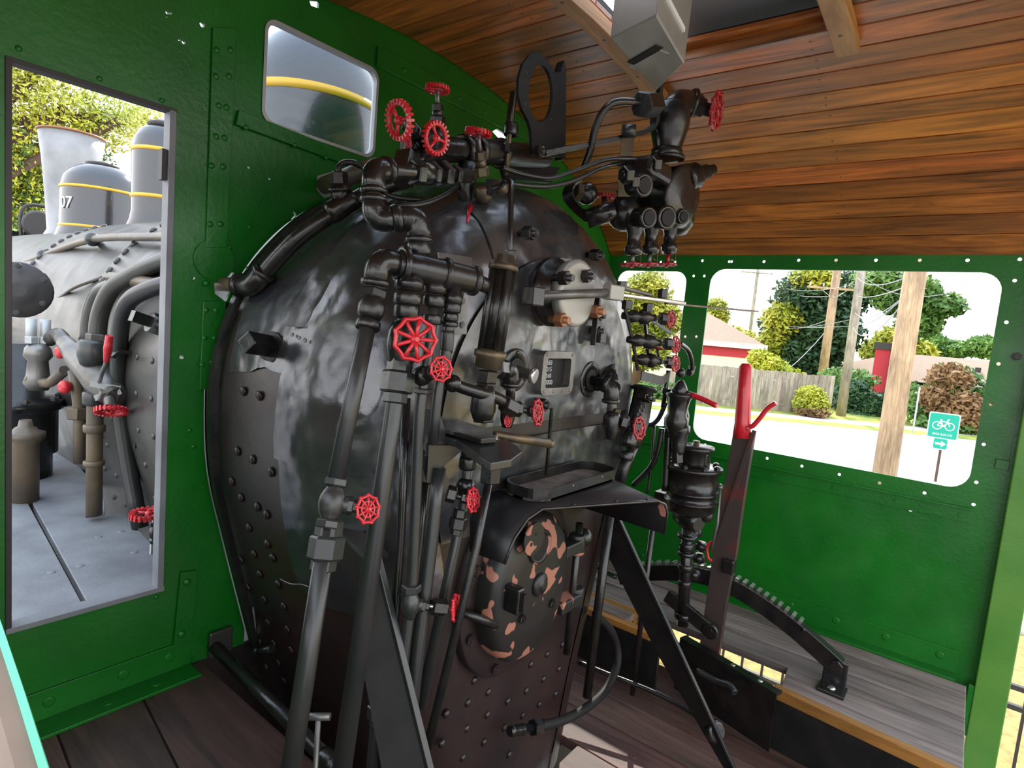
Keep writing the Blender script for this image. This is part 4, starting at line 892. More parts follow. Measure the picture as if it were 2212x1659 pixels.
W = [((1955, 620, 13), (1850, 640, 26.2), .1), ((1958, 636, 13), (1846, 675, 26.2), .3), ((1954, 650, 13), (1842, 705, 26.2), .5), ((1955, 640, 13), (1850, 700, 26.2), .2),
     ((1850, 600, 26.2), (1795, 640, 34), .3), ((1846, 615, 26.2), (1640, 590, 60), .8), ((1840, 690, 26.2), (1640, 700, 60), .4), ((1838, 705, 26.2), (1640, 690, 60), .3), ((1795, 640, 34), (1655, 600, 60), .6), ((1790, 690, 34), (1660, 680, 60), .8), ((1780, 720, 34), (1700, 800, 31), .1), ((1850, 585, 26.2), (2090, 620, 24), .6), ((1852, 600, 26.2), (1956, 600, 13), .2)]
for k, (a, c, s) in enumerate(W): wire(('topmost slack', 'second', 'lowest', 'third', 'short steep', 'highest level', 'lower level', 'lowest level', 'upper far', 'sagging far', 'slanting guy', 'long rightward', 'nearest top')[k] + ' pale power line ' + ('between the big near pole and the grey pole' if k < 4 else 'from the brown pole' if k in (4, 8, 9, 10) else 'from the grey pole'), zA(*a), zA(*c), s, .012 if a[2] < 30 else .02)
# bike route sign
sp = aZ(2025, 1085, ZG); XS = 15.6
sp = aX(2031, 975, XS); sg = thing('road_sign', 'green bike route sign with arrow plate on a brown post', 'sign', (sp.x, sp.y, ZG))
tcam = (CAM - sp); tcam.z = 0; tcam.normalize(); sxd = ZA.cross(tcam).normalized()      # faces the cab
b = MB(); b.bar((sp.x, sp.y, ZG), (sp.x, sp.y, sp.z + .9), .05, .05); b.build('post', 'bark', sg)
def splate(px, py, w_, h_, nm):
    c = aX(px, py, XS) + tcam * .05; q = MB(); rr = rrect(-w_ / 2, w_ / 2, -h_ / 2, h_ / 2, .04, 4); q.prism([c + sxd * x + ZA * y for x, y in rr], -tcam * .02); o = q.build(nm, 'white', sg)
    rr = rrect(-w_ / 2 + .02, w_ / 2 - .02, -h_ / 2 + .02, h_ / 2 - .02, .03, 4); q = MB(); q.prism([c + tcam * .003 + sxd * x + ZA * y for x, y in rr], -tcam * .002); q.build('sign_face', 'sign_green', o); return c + tcam * .006, o
kS = mpp(sp)
c, o = splate(2038, 920, 55 * kS, 56 * kS, 'sign_plate'); u = 55 * kS
def sbar(p, q_, t, par): q = MB(); q.bar(c + sxd * p[0] * u + ZA * p[1] * u, c + sxd * q_[0] * u + ZA * q_[1] * u, t * u, .004, up=tcam); return q.build('bicycle', 'white', par)
for x in (-.20, .20): q = MB(); q.torus(c + sxd * x * u - ZA * .0 * u, tcam, .145 * u, .018 * u, 24, 6, sq=.3); q.build('bicycle_wheel', 'white', o)
for p_, q_ in (((-.20, 0), (-.10, .17)), ((-.10, .17), (.13, .17)), ((.13, .17), (.20, 0)), ((-.10, .17), (0, -.02)), ((0, -.02), (.13, .17)), ((-.20, 0), (0, -.02)), ((-.13, .23), (-.06, .23)), ((.13, .17), (.10, .26)), ((.10, .26), (.18, .27)), ((-.10, .17), (-.10, .23))): sbar(p_, q_, .035, o)
text_at('BIKE ROUTE', .115 * u, c - ZA * .34 * u, sxd, ZA, 'white', o, .002)
c, o = splate(2031, 958, 28 * kS, 26 * kS, 'arrow_plate'); u = 28 * kS
q = MB(); q.prism([c + sxd * x * u + ZA * y * u for x, y in ((-.34, -.08), (.05, -.08), (.05, -.24), (.36, 0), (.05, .24), (.05, .08), (-.34, .08))], tcam * .003); q.build('arrow', 'white', o)
pb = aX(1971, 938, 24); pt_ = aX(1987, 836, 24); q = MB(); q.bar((pb.x, pb.y, ZG), (pb.x, pb.y, pt_.z), .07, .05); tag(q.build('sign_post', 'galv', None), 'bare grey metal post between the big pole and the bike sign', 'post')
# iron picket fence close beside the locomotive
XI = 4.6
ifn = thing('iron_fence', 'brown iron picket fence on the dry grass beside the cab doorway', 'fence', (XI, -0.5, ZG)); zt = aX(2195, 1450, XI).z
for z in (aX(2190, 1483, XI).z, aX(2190, 1527, XI).z, ZG + .15): q = MB(); q.bar((XI, -6, z), (XI, 7, z), .03, .03); q.build('rail', 'iron', ifn)
for k in range(90):
    y = -6 + k * .145; q = MB(); q.bar((XI, y, ZG), (XI, y, zt), .016, .016); q.ball((XI, y, zt + .012), .016, 8); q.build('picket', 'iron', ifn)
# ================================================================= THE LOCOMOTIVE AHEAD OF THE CAB (seen through the front windows)
# outer boiler barrel: part of the same boiler
rr = boiler_ring(0.0)
b = MB(); NB = len(rr); vs = []; ysb = [YF + 0.02, 2.0, 2.3, 2.6, 2.9, 2.901, 3.4, 4.2, 4.201, 5.2, 5.8, 5.801, 6.8]
for y in ysb:
    k = 0.0 if y <= 2.9 else (0.03 if y <= 4.2 else 0.05)
    for x, z in boiler_ring(k): vs.append(Vector((x, y, z)))
b.add(vs, [(r * NB + i, r * NB + i + 1, (r + 1) * NB + i + 1, (r + 1) * NB + i) for r in range(len(ysb) - 1) for i in range(NB - 1)], True); b.build('outer_barrel', 'boiler_grey', boiler)
b = MB(); b.lathe((XC, 6.8, .85), YA, [(0, .70), (.9, .70), (.95, .66)], 40); b.build('smokebox', 'black', boiler)
def barrel_pt(y, deg, k=0.0):
    a = math.radians(deg); R = 0.72 - k; return Vector((XC - R * math.sin(a), y, 0.83 + R * math.cos(a))), Vector((-math.sin(a), 0, math.cos(a)))
for y, k in ((2.86, 0.0), (2.94, .03), (4.16, .03), (4.24, .05)):
    for j in range(22):
        p, n_ = barrel_pt(y, 20 + j * 4, k - .001); rivet(p, n_, .017, 'boiler_grey', boiler, 'rivet', .7)
for i in range(8):
    for j in range(7):
        p, n_ = barrel_pt(1.92 + i * .125, 92, 0); z = 1.02 - j * .13
        hw = None
        for q in range(len(_half) - 1):
            if _half[q + 1][1] <= z <= _half[q][1]: t = (z - _half[q][1]) / (_half[q + 1][1] - _half[q][1]); hw = _half[q][0] + t * (_half[q + 1][0] - _half[q][0]); break
        rivet((XC - hw, 1.92 + i * .125, z), (-1, 0, -.1 if z < .8 else .2), .012, 'boiler_grey', boiler, 'staybolt', .5)
p = aY(352, 705, 2.15); b = MB(); n_ = Vector((-.93, 0, .3)); b.cyl(p - n_ * .04, p + n_ * .045, .034, 16); b.box(p + n_ * .07, (.035, .035, .06), frame(n_)); b.build('plug', 'black', boiler)
# ---- domes and stack
def dome(label, y, prof, bands, n=40, name='dome', m='dome_black'):
    z0 = 1.50; t = thing(name, label, 'dome', (XC, y, z0)); b = MB(); b.lathe((XC, y, z0), ZA, prof, n); b.build('casing', m, t)
    for z, r, h in bands:
        b = MB(); b.lathe((XC, y, z0 + z), ZA, [(0, r - .004), (.001, r + .003), (h, r + .003), (h + .001, r - .004)], n); b.build('yellow_band', 'yellow', t)
    return t
d1 = dome('near black steam dome with yellow band, seen through the small front window', 2.42, [(-.15, .36), (.0, .31), (.06, .295), (.46, .295), (.54, .285), (.62, .26), (.69, .22), (.75, .165), (.79, .10), (.81, .03)], ((.455, .295, .034),), name='steam_dome')
d2 = dome('tall narrow black dome with two yellow bands beside the window frame', 3.95, [(-.05, .20), (.03, .175), (.08, .165), (.44, .165), (.50, .155), (.55, .13), (.58, .09), (.582, .08)], ((.155, .165, .022), (.42, .165, .022)), name='sand_dome')
b = MB(); b.lathe((XC, 3.95, 2.075), ZA, [(0, .085), (.02, .095), (.03, .085), (.045, .05)], 20); b.build('cap', 'iron', d2)
for k in range(8): t = k * math.pi / 4; rivet((XC + .07 * math.cos(t), 3.95 + .07 * math.sin(t), 2.10), (0, 0, 1), .010, 'iron', d2, 'bolt', 1.2)
d3 = dome('broad black dome with yellow bands and white number 07', 4.95, [(-.15, .30), (-.02, .26), (.02, .245), (.28, .24), (.35, .225), (.40, .19), (.435, .14), (.455, .08), (.46, .03)], ((.005, .247, .018), (.265, .242, .018)), name='steam_dome')
b = MB(); b.lathe((XC, 4.95, 1.945), ZA, [(0, .10), (.02, .10), (.024, .06), (.04, .02)], 24); b.build('cap', 'iron', d3)
def wrap07(q, co):
    a = math.radians(198) + co.x / .245
    return Vector((XC + (.246 + co.z) * math.cos(a), 4.95 + (.246 + co.z) * math.sin(a), q.z))
text_at('07', .11, Vector((0, 0, 1.655)), XA, ZA, 'white', d3, .003, fn=wrap07)
st = thing('smokestack', 'pale flared smokestack ahead of the numbered dome', 'chimney', (XC, 5.6, 1.5))
b = MB(); b.lathe((XC, 5.6, 1.44), ZA, [(0, .20), (.04, .17), (.08, .15), (.35, .165), (.6, .185), (.80, .21)], 36); b.build('stack_shell', 'stack_white', st)
b = MB(); b.torus((XC, 5.6, 2.24), ZA, .21, .009, 36, 8); b.build('rolled_rim', 'copper_nut', st)
# bell bracket beyond
bt = thing('headlight', 'small dark lamp bracket ahead of the stack', 'lamp', aY(88, 490, 6.6)); p = aY(88, 490, 6.6)
b = MB(); b.lathe(p, Vector((-.3, -1, 0)), [(0, .10), (.03, .12), (.2, .12), (.22, .10)], 18); b.build('drum', 'iron', bt); b = MB(); b.tube(catmull([p + Vector((-.13, 0, -.2)), p + Vector((-.13, 0, .12)), p + Vector((0, 0, .18)), p + Vector((.13, 0, .12)), p + Vector((.13, 0, -.25))], 5), .015, 6); b.build('yoke', 'iron', bt)
# ---- running board: two grey plates with a joint between
def board(label, px, zt=0.25):
    q = MB(); q.prism([aZ(x, y, zt) for x, y in px], (0, 0, -.03)); o = q.build('running_board', 'plate_grey', None, .002); return tag(o, label, 'walkway', 'running board plates')
o = board('grey running board plate next to the boiler with a notched edge', ((190, 1304), (352, 1272), (356, 1205), (266, 1108), (232, 1108), (222, 1118), (186, 1118), (186, 1108), (226, 1104), (226, 1077), (196, 1077), (196, 1063), (212, 1062), (146, 971), (15, 984)))
o2 = board('grey outer running board plate along the left edge of the window', ((-90, 1390), (180, 1308), (8, 990), (-160, 1010)))
b = MB(); b.prism([aZ(x, y, .21) for x, y in ((160, 1310), (215, 1310), (30, 980), (0, 985))], (0, 0, -.02)); tag(b.build('board_bearer', 'pipe_tan', None), 'brown steel bearer under the joint of the running boards', 'beam')
for q in ((262, 1148), (213, 1160), (290, 1193), (173, 1222), (111, 1236)): rivet(aZ(*q, .25), (0, 0, 1), .011, 'plate_grey', o, 'bolt_head', .2)
# ---- handrail with its stanchions
hr = thing('handrail', 'pale steel handrail pipe along the boiler top outside the left window', 'handrail', aY(200, 560, 3.2))
P = [aY(400, 512, 2.25), aY(330, 512, 2.6), aY(200, 517, 3.4), aY(95, 552, 4.2), aY(0, 592, 5.0)]
b = MB(); b.tube(catmull(P, 5), .017, 10); b.build('rail', 'pipe_tan', hr)
for a, c in (((200, 517, 3.4), (285, 572, 3.45)), ((95, 552, 4.2), (160, 588, 4.25)), ((35, 580, 4.7), (75, 605, 4.75)), ((385, 512, 2.3), (440, 560, 2.35))):
    pa, pc = aY(*a), aY(*c); b = MB(); b.tube([pa, pa.lerp(pc, .5), pc], .016, 8); b.ball(pa, .034, 12); b.lathe(pc, pa - pc, [(-.02, .04), (.02, .036), (.05, .018)], 10); b.build('stanchion', 'pipe_grey', hr)
# ---- delivery pipes bending down to the injector
def pipe(label, px, r, m='pipe_grey', name='pipe', cat='pipe', rad=.07, nuts=(), group=None, n=12):
    """pipe through photo positions (px, py, Y); r in metres; nuts = ((index of segment, t, size factor, length factor), ...)"""
    pts = [aY(*p) for p in px]; t = thing(name, label, cat, pts[-1] if pts[-1].z < pts[0].z else pts[0], group); run(t, pts, r, m, name='tube', rad=rad, n=n)
    for i, u, k, L in nuts:
        a, c = pts[i], pts[i + 1]; d = (c - a).normalized(); p = a.lerp(c, u); nut(t, p - d * r * L, p + d * r * L, r * k, m)
    return t
pipe('thick bent delivery pipe, the nearest of the curved ones outside the left window', [(420, 545, 2.05), (330, 570, 2.30), (240, 620, 2.5), (213, 680, 2.55), (207, 790, 2.55)], .030, 'boiler_grey', rad=.12, nuts=((3, .45, 1.25, .5), (3, .9, 1.5, .5)))
pipe('second curved delivery pipe behind the nearest one', [(420, 590, 2.2), (300, 590, 2.45), (210, 630, 2.75), (190, 690, 2.8), (188, 760, 2.8)], .026, 'boiler_grey', rad=.12)
pipe('dark curved pipe running down beside the firebox stays', [(420, 600, 1.98), (330, 620, 2.15), (270, 650, 2.3), (255, 740, 2.40), (258, 880, 2.44), (282, 1030, 2.40), (303, 1140, 2.34)], .028, 'pipe_grey', rad=.12)
pipe('short pale pipe with hex end entering the cab wall', [(420, 628, 1.95), (375, 622, 2.1), (285, 605, 2.42), (240, 600, 2.6)], .022, 'pipe_tan', nuts=((0, .7, 1.6, .9),), rad=.05)
pipe('thin copper line looping over the barrel', [(105, 660, 3.6), (160, 620, 3.2), (220, 600, 3.0)], .007, 'pipe_tan', rad=.1)
inj = thing('injector', 'steam injector with red wheel and red lever outside the left window', 'injector', aY(202, 1110, 2.52)); Yi = 2.52
run(inj, [aY(207, 790, Yi), aY(205, 900, Yi), aY(203, 1112, Yi)], .027, 'pipe_tan', 'suction_pipe'); collar(inj, aY(205, 860, Yi), ZA, .040, .05, 'pipe_grey'); collar(inj, aY(204, 925, Yi), ZA, .036, .03, 'pipe_tan'); collar(inj, aY(203, 1000, Yi), ZA, .035, .02, 'pipe_tan')
run(inj, [aY(160, 800, 2.75), aY(172, 880, 2.75), aY(172, 1000, 2.75)], .022, 'pipe_tan', 'overflow_pipe'); nut(inj, aY(165, 905, 2.75), aY(166, 880, 2.75), .036, 'pipe_tan')
a, c = aY(140, 740, 2.75), aY(232, 835, 2.45); b = MB(); b.lathe(a, c - a, [(0, .03), (.05, .034), (.12, .05), (.2, .052), (.28, .06), (.34, .05), (.40, .036)], 16); b.build('body', 'steel', inj)
run(inj, [aY(105, 735, 3.0), aY(125, 720, 2.95), aY(150, 750, 2.8)], .028, 'steel', 'delivery_elbow'); run(inj, [aY(60, 820, 3.0), aY(105, 830, 2.95), aY(140, 800, 2.8)], .02, 'pipe_tan', 'drain_pipe')
b = MB(); b.lathe(aY(205, 770, Yi), ZA, [(-.03, .045), (0, .055), (.05, .055), (.06, .045)], 16); b.build('top_collar', 'pipe_grey', inj)
st_ = (aY(240, 888, 2.33) - c).normalized(); b = MB(); b.cyl(c, c + st_ * .12, .018, 10); b.hex(c + st_ * .03, c + st_ * .07, .035); b.build('spindle', 'steel', inj); handwheel(inj, aY(240, 888, 2.36), Vector((-.2, -.45, -1)), .052, 'fluted')
b = MB(); b.bar(aY(195, 828, 2.42), aY(260, 840, 2.38), .012, .02); b.bar(aY(205, 860, 2.42), aY(262, 845, 2.38), .012, .02); b.build('yoke', 'galv', inj)
b = MB(); b.tube(catmull([aY(215, 825, 2.40), aY(222, 800, 2.32), aY(230, 780, 2.28), aY(235, 735, 2.26)], 4), .007, 8); b.build('lever', 'steel', inj)
b = MB(); b.tube([aY(230, 782, 2.28), aY(233, 755, 2.27), aY(236, 725, 2.26)], .014, 10, rs=[.009, .014, .012]); b.build('lever_grip', 'red', inj)
for q in ((148, 760, 2.75), (155, 835, 2.75)): b = MB(); p = aY(*q); b.lathe(p, Vector((-1, -.3, 0)), [(0, .012), (.02, .026), (.035, .026), (.045, .012)], 10); b.build('red_knob', 'red', inj)
b = MB(); p = aY(262, 790, 2.36); b.sweepflat(catmull([p + Vector((-.03, 0, .03)), p + Vector((0, 0, .05)), p + Vector((.05, 0, .03)), p + Vector((.06, 0, -.05)), p + Vector((.05, 0, -.3))], 4), YA * .03, .012); b.build('hanger', 'black', inj)
dk = thing('drain_valve', 'red handwheel valve low beside the running board notch', 'valve', aY(335, 1170, 1.98)); valve(dk, aY(335, 1150, 1.98), ZA, ZA, .018, 'black', wheel=None); handwheel(dk, aY(322, 1110, 2.0), ZA, .055, 'fluted')
b = MB(); b.bar(aY(340, 1112, 1.98), aY(335, 1195, 1.98), .03, .012); b.build('bracket', 'galv', dk)
ck = thing('check_valve', 'double-capped check valve left of the injector', 'valve', aY(80, 830, 3.0)); p = aY(82, 790, 3.0)
b = MB(); b.lathe(p - ZA * .10, ZA, [(0, .035), (.03, .05), (.06, .04), (.12, .035), (.14, .05), (.17, .045), (.19, .03)], 16); b.build('body', 'steel', ck)
for dx in (-.022, .024): b = MB(); b.cyl(p + Vector((dx, 0, .09)), p + Vector((dx, 0, .19)), .019, 12); b.hex(p + Vector((dx, 0, .09)), p + Vector((dx, 0, .12)), .024); b.build('cap', 'galv', ck)
# air pump on the boiler side
ap = thing('air_pump', 'dark cylindrical air pump with bolted round cap at the left window edge', 'pump', aY(35, 950, 3.3)); p = aY(38, 625, 3.25)
ax = Vector((-.35, -.93, .05)).normalized(); b = MB(); b.lathe(p - ax * -.0 + ax * -.1, ax, [(0, .115), (.06, .12), (.065, .115), (.07, .08), (.08, .06), (.09, .03)], 28); b.build('end_cap', 'iron', ap)
x_, y_, a_ = frame(ax)
for k in range(6): t = k * math.pi / 3 + .5; hexbolt(p + (x_ * math.cos(t) + y_ * math.sin(t)) * .10, ax, .013, 'iron', ap)
q = aY(35, 900, 3.3); b = MB(); b.lathe((q.x, q.y, -.2), ZA, [(0, .15), (.35, .15), (.36, .17), (.4, .17), (.41, .13), (.55, .13), (.56, .15), (.75, .15), (.76, .17), (.80, .17), (.81, .10), (1.05, .09)], 28); b.build('cylinder', 'black', ap)
for k in range(8): t = k * math.pi / 4; hexbolt((q.x + .155 * math.cos(t), q.y + .155 * math.sin(t), .60), (0, 0, 1), .018, 'iron', ap)
q = aY(55, 945, 2.9); b = MB(); b.lathe(q, ZA, [(-.3, .045), (-.02, .045), (0, .065), (.02, .065), (.025, .045), (.04, .035), (.045, .025), (.07, .02)], 18); b.build('drain_cup', 'pipe_tan', ap)
# frame dark mass under the running board
b = MB(); b.bbox((1.0, 1.82, -1.2), (2.1, 6.9, -.45)); tag(b.build('engine_frame', 'black_matt', None), 'dark locomotive frame below the boiler', 'frame')
# trees ahead of the locomotive
def blobY(px, py, Y, rx, rz=None):
    p = aY(px, py, Y); k = mpp(p); rz = rz or rx; return (p, Vector((rx * k, rx * k * .8, rz * k)))
B = [blobY(90, 220, 15, 120, 90), blobY(230, 260, 15, 90, 70), blobY(60, 400, 15.5, 90, 110), blobY(-60, 300, 15, 110, 120), blobY(300, 250, 16, 55, 40), blobY(20, 130, 15, 110, 70)]
tree('leafy yellow-green tree filling the left window behind the stack', 'tree', Vector((B[0][0].x - 2.5, 15, ZG)), 4.5, .28, B, 9000, .075, 'leaf_yellow', 31, limbs=9, second=(B[2:4] + [blobY(150, 330, 16, 90, 80)], 4200, 'leaf_green'))
B = [blobY(40, 530, 24, 70, 40), blobY(120, 520, 24, 50, 30), blobY(-60, 500, 24, 90, 80)]
tree('low green hedge far ahead beneath the leafy tree', 'hedge', gb(B[0][0]), 0, .2, B, 3500, .18, 'leaf_green', 32, 'hedge')
# ================================================================= PIPEWORK ON THE NEAR SIDE OF THE BACKHEAD
CR = ROT @ XA                                        # photo-right in the world: only used to read how far a wheel is turned
def turned(p, k, s=1):
    """axis of a wheel at p whose disc shows k of its full width in the photograph, turned to the right (s=1) or left (s=-1)"""
    v = (CAM - Vector(p)).normalized(); r = (CR - v * CR.dot(v)).normalized(); return (v * k + r * s * math.sqrt(max(0, 1 - k * k))).normalized()
def S(px, py, Y): return mpp(aY(px, py, Y))
DN = -ZA
# ---- S-bend that feeds the manifold from the turret
sb = thing('steam_pipe', 'black S-bent steam pipe with cast elbows dropping from the turret to the manifold', 'pipe', aY(905, 560, .96))
A, B_, C_, D_, E_ = aY(1012, 380, 1.10), aY(806, 366, 1.02), aY(808, 476, 1.01), aY(903, 470, .965), aY(906, 560, .96)
r = .0185
for a, c in ((A, B_), (B_, C_), (C_, D_), (D_, E_)): q = MB(); q.cyl(a, c, r, 14); q.build('tube', 'black', sb)
elbow(sb, B_, A - B_, C_ - B_, r * 1.32); elbow(sb, C_, B_ - C_, D_ - C_, r * 1.32); elbow(sb, D_, C_ - D_, E_ - D_, r * 1.4)
d = (D_ - C_).normalized(); m_ = C_.lerp(D_, .55); nut(sb, m_ - d * .014, m_ + d * .008, r * 1.55); collar(sb, m_ + d * .016, d, r * 1.25, .02)
d = (B_ - A).normalized()
for t, k, L in ((.18, 1.35, .02), (.32, 1.75, .030), (.44, 1.5, .02), (.62, 1.65, .030)): m_ = A.lerp(B_, t); nut(sb, m_ - d * L / 2, m_ + d * L / 2, r * k)
b = MB(); m_ = A.lerp(B_, .53); b.lathe(m_ - d * .03, d, [(0, r * 1.1), (.015, r * 1.5), (.045, r * 1.5), (.06, r * 1.1)], 14); b.build('check_body', 'black', sb)
d = (E_ - D_).normalized(); collar(sb, D_.lerp(E_, .75), d, r * 1.45, .03)
# ---- manifold: horizontal casting with an elbow on its near end and three outlets
mf = thing('pipe_manifold', 'cast black pipe manifold with three outlets on the near side of the backhead', 'manifold', aY(905, 620, .95))
ML, MR = aY(818, 562, .965), aY(1030, 608, .90); d = (MR - ML).normalized()
b = MB(); L = (MR - ML).length; b.lathe(ML, d, [(0, .022), (.03, .022), (.05, .030), (.09, .032), (L * .62, .031), (L - .02, .030), (L, .024)], 16); b.build('body', 'black', mf)
for t, rr_ in ((.22, .040), (.64, .037), (.96, .034)): collar(mf, ML.lerp(MR, t), d, rr_, .014)
elbow(mf, ML, d, aY(808, 640, .965) - ML, .026)
q = MB(); q.cyl(MR, aY(1060, 622, .93), .018, 12); q.build('stub', 'black', mf)
E2 = aY(906, 575, .955); collar(mf, E2, ZA, .030, .035)
for px, py, Y, s in ((884, 612, .945, .026), (940, 622, .93, .021), (978, 645, .915, .018)):
    p = aY(px, py, Y); b = MB(); b.lathe(p + ZA * .03, DN, [(0, s), (.02, s * 1.05), (.022, s * 1.2), (.04, s * 1.2), (.042, s * .95)], 14); b.build('outlet', 'black', mf)
# ---- drop pipes
def drop(label, top, pts, r, m='pipe_grey', name='drop_pipe'):
    P = [aY(*p) for p in [top] + pts]; t = thing(name, label, 'pipe', P[-1], 'drop pipes left of the fire door'); run(t, P, r, m, 'tube', rad=.06, n=14); return t, P
t1, P = drop('leftmost drop pipe with globe valve, union and small red wheel', (808, 640, .965), [(722, 1050, .90)], .0165)
d = (P[1] - P[0]).normalized(); nut(t1, P[0] - d * .012, P[0] + d * .008, .027, 'black'); b = MB(); b.lathe(P[0] + d * .004, d, [(0, .023), (.02, .028), (.036, .026), (.046, .020)], 14); b.build('reducer', 'black', t1); collar(t1, P[0] + d * .062, d, .025, .018)
v = aY(717, 1086, .895); sd_ = (aY(795, 1098, .855) - v).normalized(); valve(t1, v, d, sd_, .024, 'pipe_grey', stemlen=0)
wc = aY(795, 1100, .852); b = MB(); b.cyl(v + sd_ * .045, wc, .006, 8); b.build('spindle', 'steel', t1); handwheel(t1, wc, turned(wc, .8), .029, 'petal')
u0, u1 = aY(712, 1120, .893), aY(622, 1700, .82); q = MB(); q.cyl(u0, u1, .0175, 14); q.build('tube', 'pipe_grey', t1); union(t1, aY(705, 1180, .888), u0 - u1, .032, 'pipe_grey')
t2, P = drop('second drop pipe with a large red scalloped handwheel near its top', (884, 640, .945), [(866, 760, .935), (852, 870, .925), (736, 1680, .82)], .0185)
d = (P[1] - P[0]).normalized()
for py, rr_, h in ((612, .028, .03), (645, .030, .026), (672, .027, .03)): collar(t2, aY(884 - (py - 612) * .1, py, .945), ZA, rr_, h, 'black')
union(t2, aY(859, 822, .928), P[0] - P[2], .034, 'black')
v = aY(868, 745, .935); wc = aY(897, 733, .86); b = MB(); b.lathe(v, ZA, [(-.05, .02), (-.03, .03), (0, .034), (.03, .03), (.05, .02)], 14); b.build('valve_body', 'black', t2); ax = (wc - v).normalized(); b = MB(); b.cyl(v, v + ax * .05, .02, 12); b.hex(v + ax * .035, v + ax * .055, .024); b.cyl(v + ax * .05, wc, .008, 8); b.build('spindle', 'black', t2)
handwheel(t2, wc, turned(wc, .95), .0445, 'scallop')
t3, P = drop('third drop pipe with a medium red wheel beside the large one', (938, 650, .93), [(925, 760, .925), (906, 880, .92), (889, 1285, .905), (868, 1450, .90), (845, 1659, .88)], .0125)
for py, rr_, h in ((622, .023, .022), (650, .025, .026), (690, .021, .022)): collar(t3, aY(940 - (py - 622) * .1, py, .93), ZA, rr_, h, 'black')
v = aY(912, 812, .92); wc = aY(953, 797, .86); ax = (wc - v).normalized(); b = MB(); b.ball(v, .022, 12); b.cyl(v, wc, .008, 8); b.hex(v + ax * .018, v + ax * .04, .018); b.build('valve_body', 'black', t3); handwheel(t3, wc, turned(wc, .85), .0285, 'petal'); nut(t3, aY(913, 850, .92), aY(914, 838, .92), .02, 'black')
v = aY(886, 1305, .903); wc = aY(985, 1315, .862); ax = (wc - v).normalized(); valve(t3, v, ZA, ax, .021, 'pipe_grey', stemlen=0, hexends=False); nut(t3, v + ZA * .028, v + ZA * .045, .022, 'pipe_grey'); nut(t3, v + ax * .055, v + ax * .09, .019, 'black'); b = MB(); b.cyl(v + ax * .04, wc, .0045, 8); b.build('spindle', 'polished_sunlit', t3); handwheel(t3, wc, turned(wc, .30), .034, 'petal')
t4, P = drop('thin fourth drop pipe right of the medium red wheel', (975, 670, .915), [(966, 740, .912), (945, 850, .91), (935, 960, .91)], .0115)
for py, rr_, h in ((645, .019, .02), (665, .021, .022), (685, .017, .018), (700, .019, .012)): collar(t4, aY(978 - (py - 645) * .12, py, .915), ZA, rr_, h, 'black')
collar(t4, aY(966, 738, .912), ZA, .0145, .05, 'pipe_grey'); collar(t4, aY(962, 768, .912), ZA, .0135, .03, 'pipe_grey')
t5, P = drop('slim dark pipe between the second and third drop pipes', (877, 860, .99), [(866, 1150, .97), (853, 1330, .96), (826, 1659, .93)], .0105, 'black')
t6, P = drop('thick straight pipe below the lever bracket', (948, 1010, .93), [(933, 1150, .92), (893, 1487, .90), (872, 1680, .88)], .0165)
t6b, P = drop('thin pipe tucked behind the thick straight pipe', (918, 1040, .985), [(903, 1200, .975), (880, 1400, .95), (858, 1659, .92)], .010, 'black')
t7, P = drop('pipe with union and red wheel left of the shelf', (1016, 960, .93), [(1004, 1080, .93), (990, 1150, .93), (908, 1530, .90)], .013)
union(t7, aY(990, 1128, .93), P[1] - P[2], .022, 'black'); collar(t7, aY(1010, 1000, .93), ZA, .021, .03, 'black'); collar(t7, aY(1012, 975, .93), ZA, .018, .03, 'black')
v = aY(1006, 1050, .93); b = MB(); b.ball(v, .024, 12); b.build('valve_body', 'black', t7); v2 = aY(965, 1065, .93); wc = aY(1022, 1080, .885); ax = (wc - v2).normalized(); b = MB(); b.cyl(v2, wc, .008, 8); b.hex(v2, v2 + ax * .022, .020); b.hex(v2 + ax * .035, v2 + ax * .055, .014); b.build('spindle', 'black', t7); handwheel(t7, wc, turned(wc, .5), .031, 'petal')
t8, P = drop('short pipe with hex union near the floor behind the brace', (822, 1440, .94), [(815, 1530, .93), (800, 1690, .91)], .0125)
union(t8, aY(815, 1535, .93), P[0] - P[1], .022, 'pipe_grey')
t9 = thing('lever_rod', 'thin black rod slanting down from the lever quadrant across the fire door edge', 'rod', aY(917, 1640, .80)); q = MB(); q.tube([aY(1062, 1005, .875), aY(1030, 1180, .86), aY(917, 1640, .82)], .010, 10); q.build('rod', 'black', t9); nut(t9, aY(1066, 985, .875), aY(1064, 1012, .875), .020, 'black')
# ---- flat brace from the backhead to the deck
br = thing('backhead_brace', 'flat black brace with a lit edge running down left of the pipes', 'brace', aY(930, 1690, .78)); pa, pb_ = aY(816, 1205, .985), aY(938, 1700, .775); q = MB(); q.bar(pa, pa + Vector((.06, .24, .01)), .05, .012); q.build('lug', 'black', br)
b = MB(); dd = (pb_ - pa).normalized(); b.bar(pa, pb_, .016, .012, up=YA); b.build('lit_edge_strip', 'pipe_grey', br, .002)  # separate paler strip, light along the edge put into its colour
wv = Vector((-.75, .66, 0)).normalized(); b = MB(); q0 = pa; b.prism([pa + wv * .0, pb_ + wv * .0, pb_ + wv * .10, pa + dd * .18 + wv * .085, pa + wv * .02], Vector((.66, .75, 0)) * .008); b.build('web', 'black_matt', br)
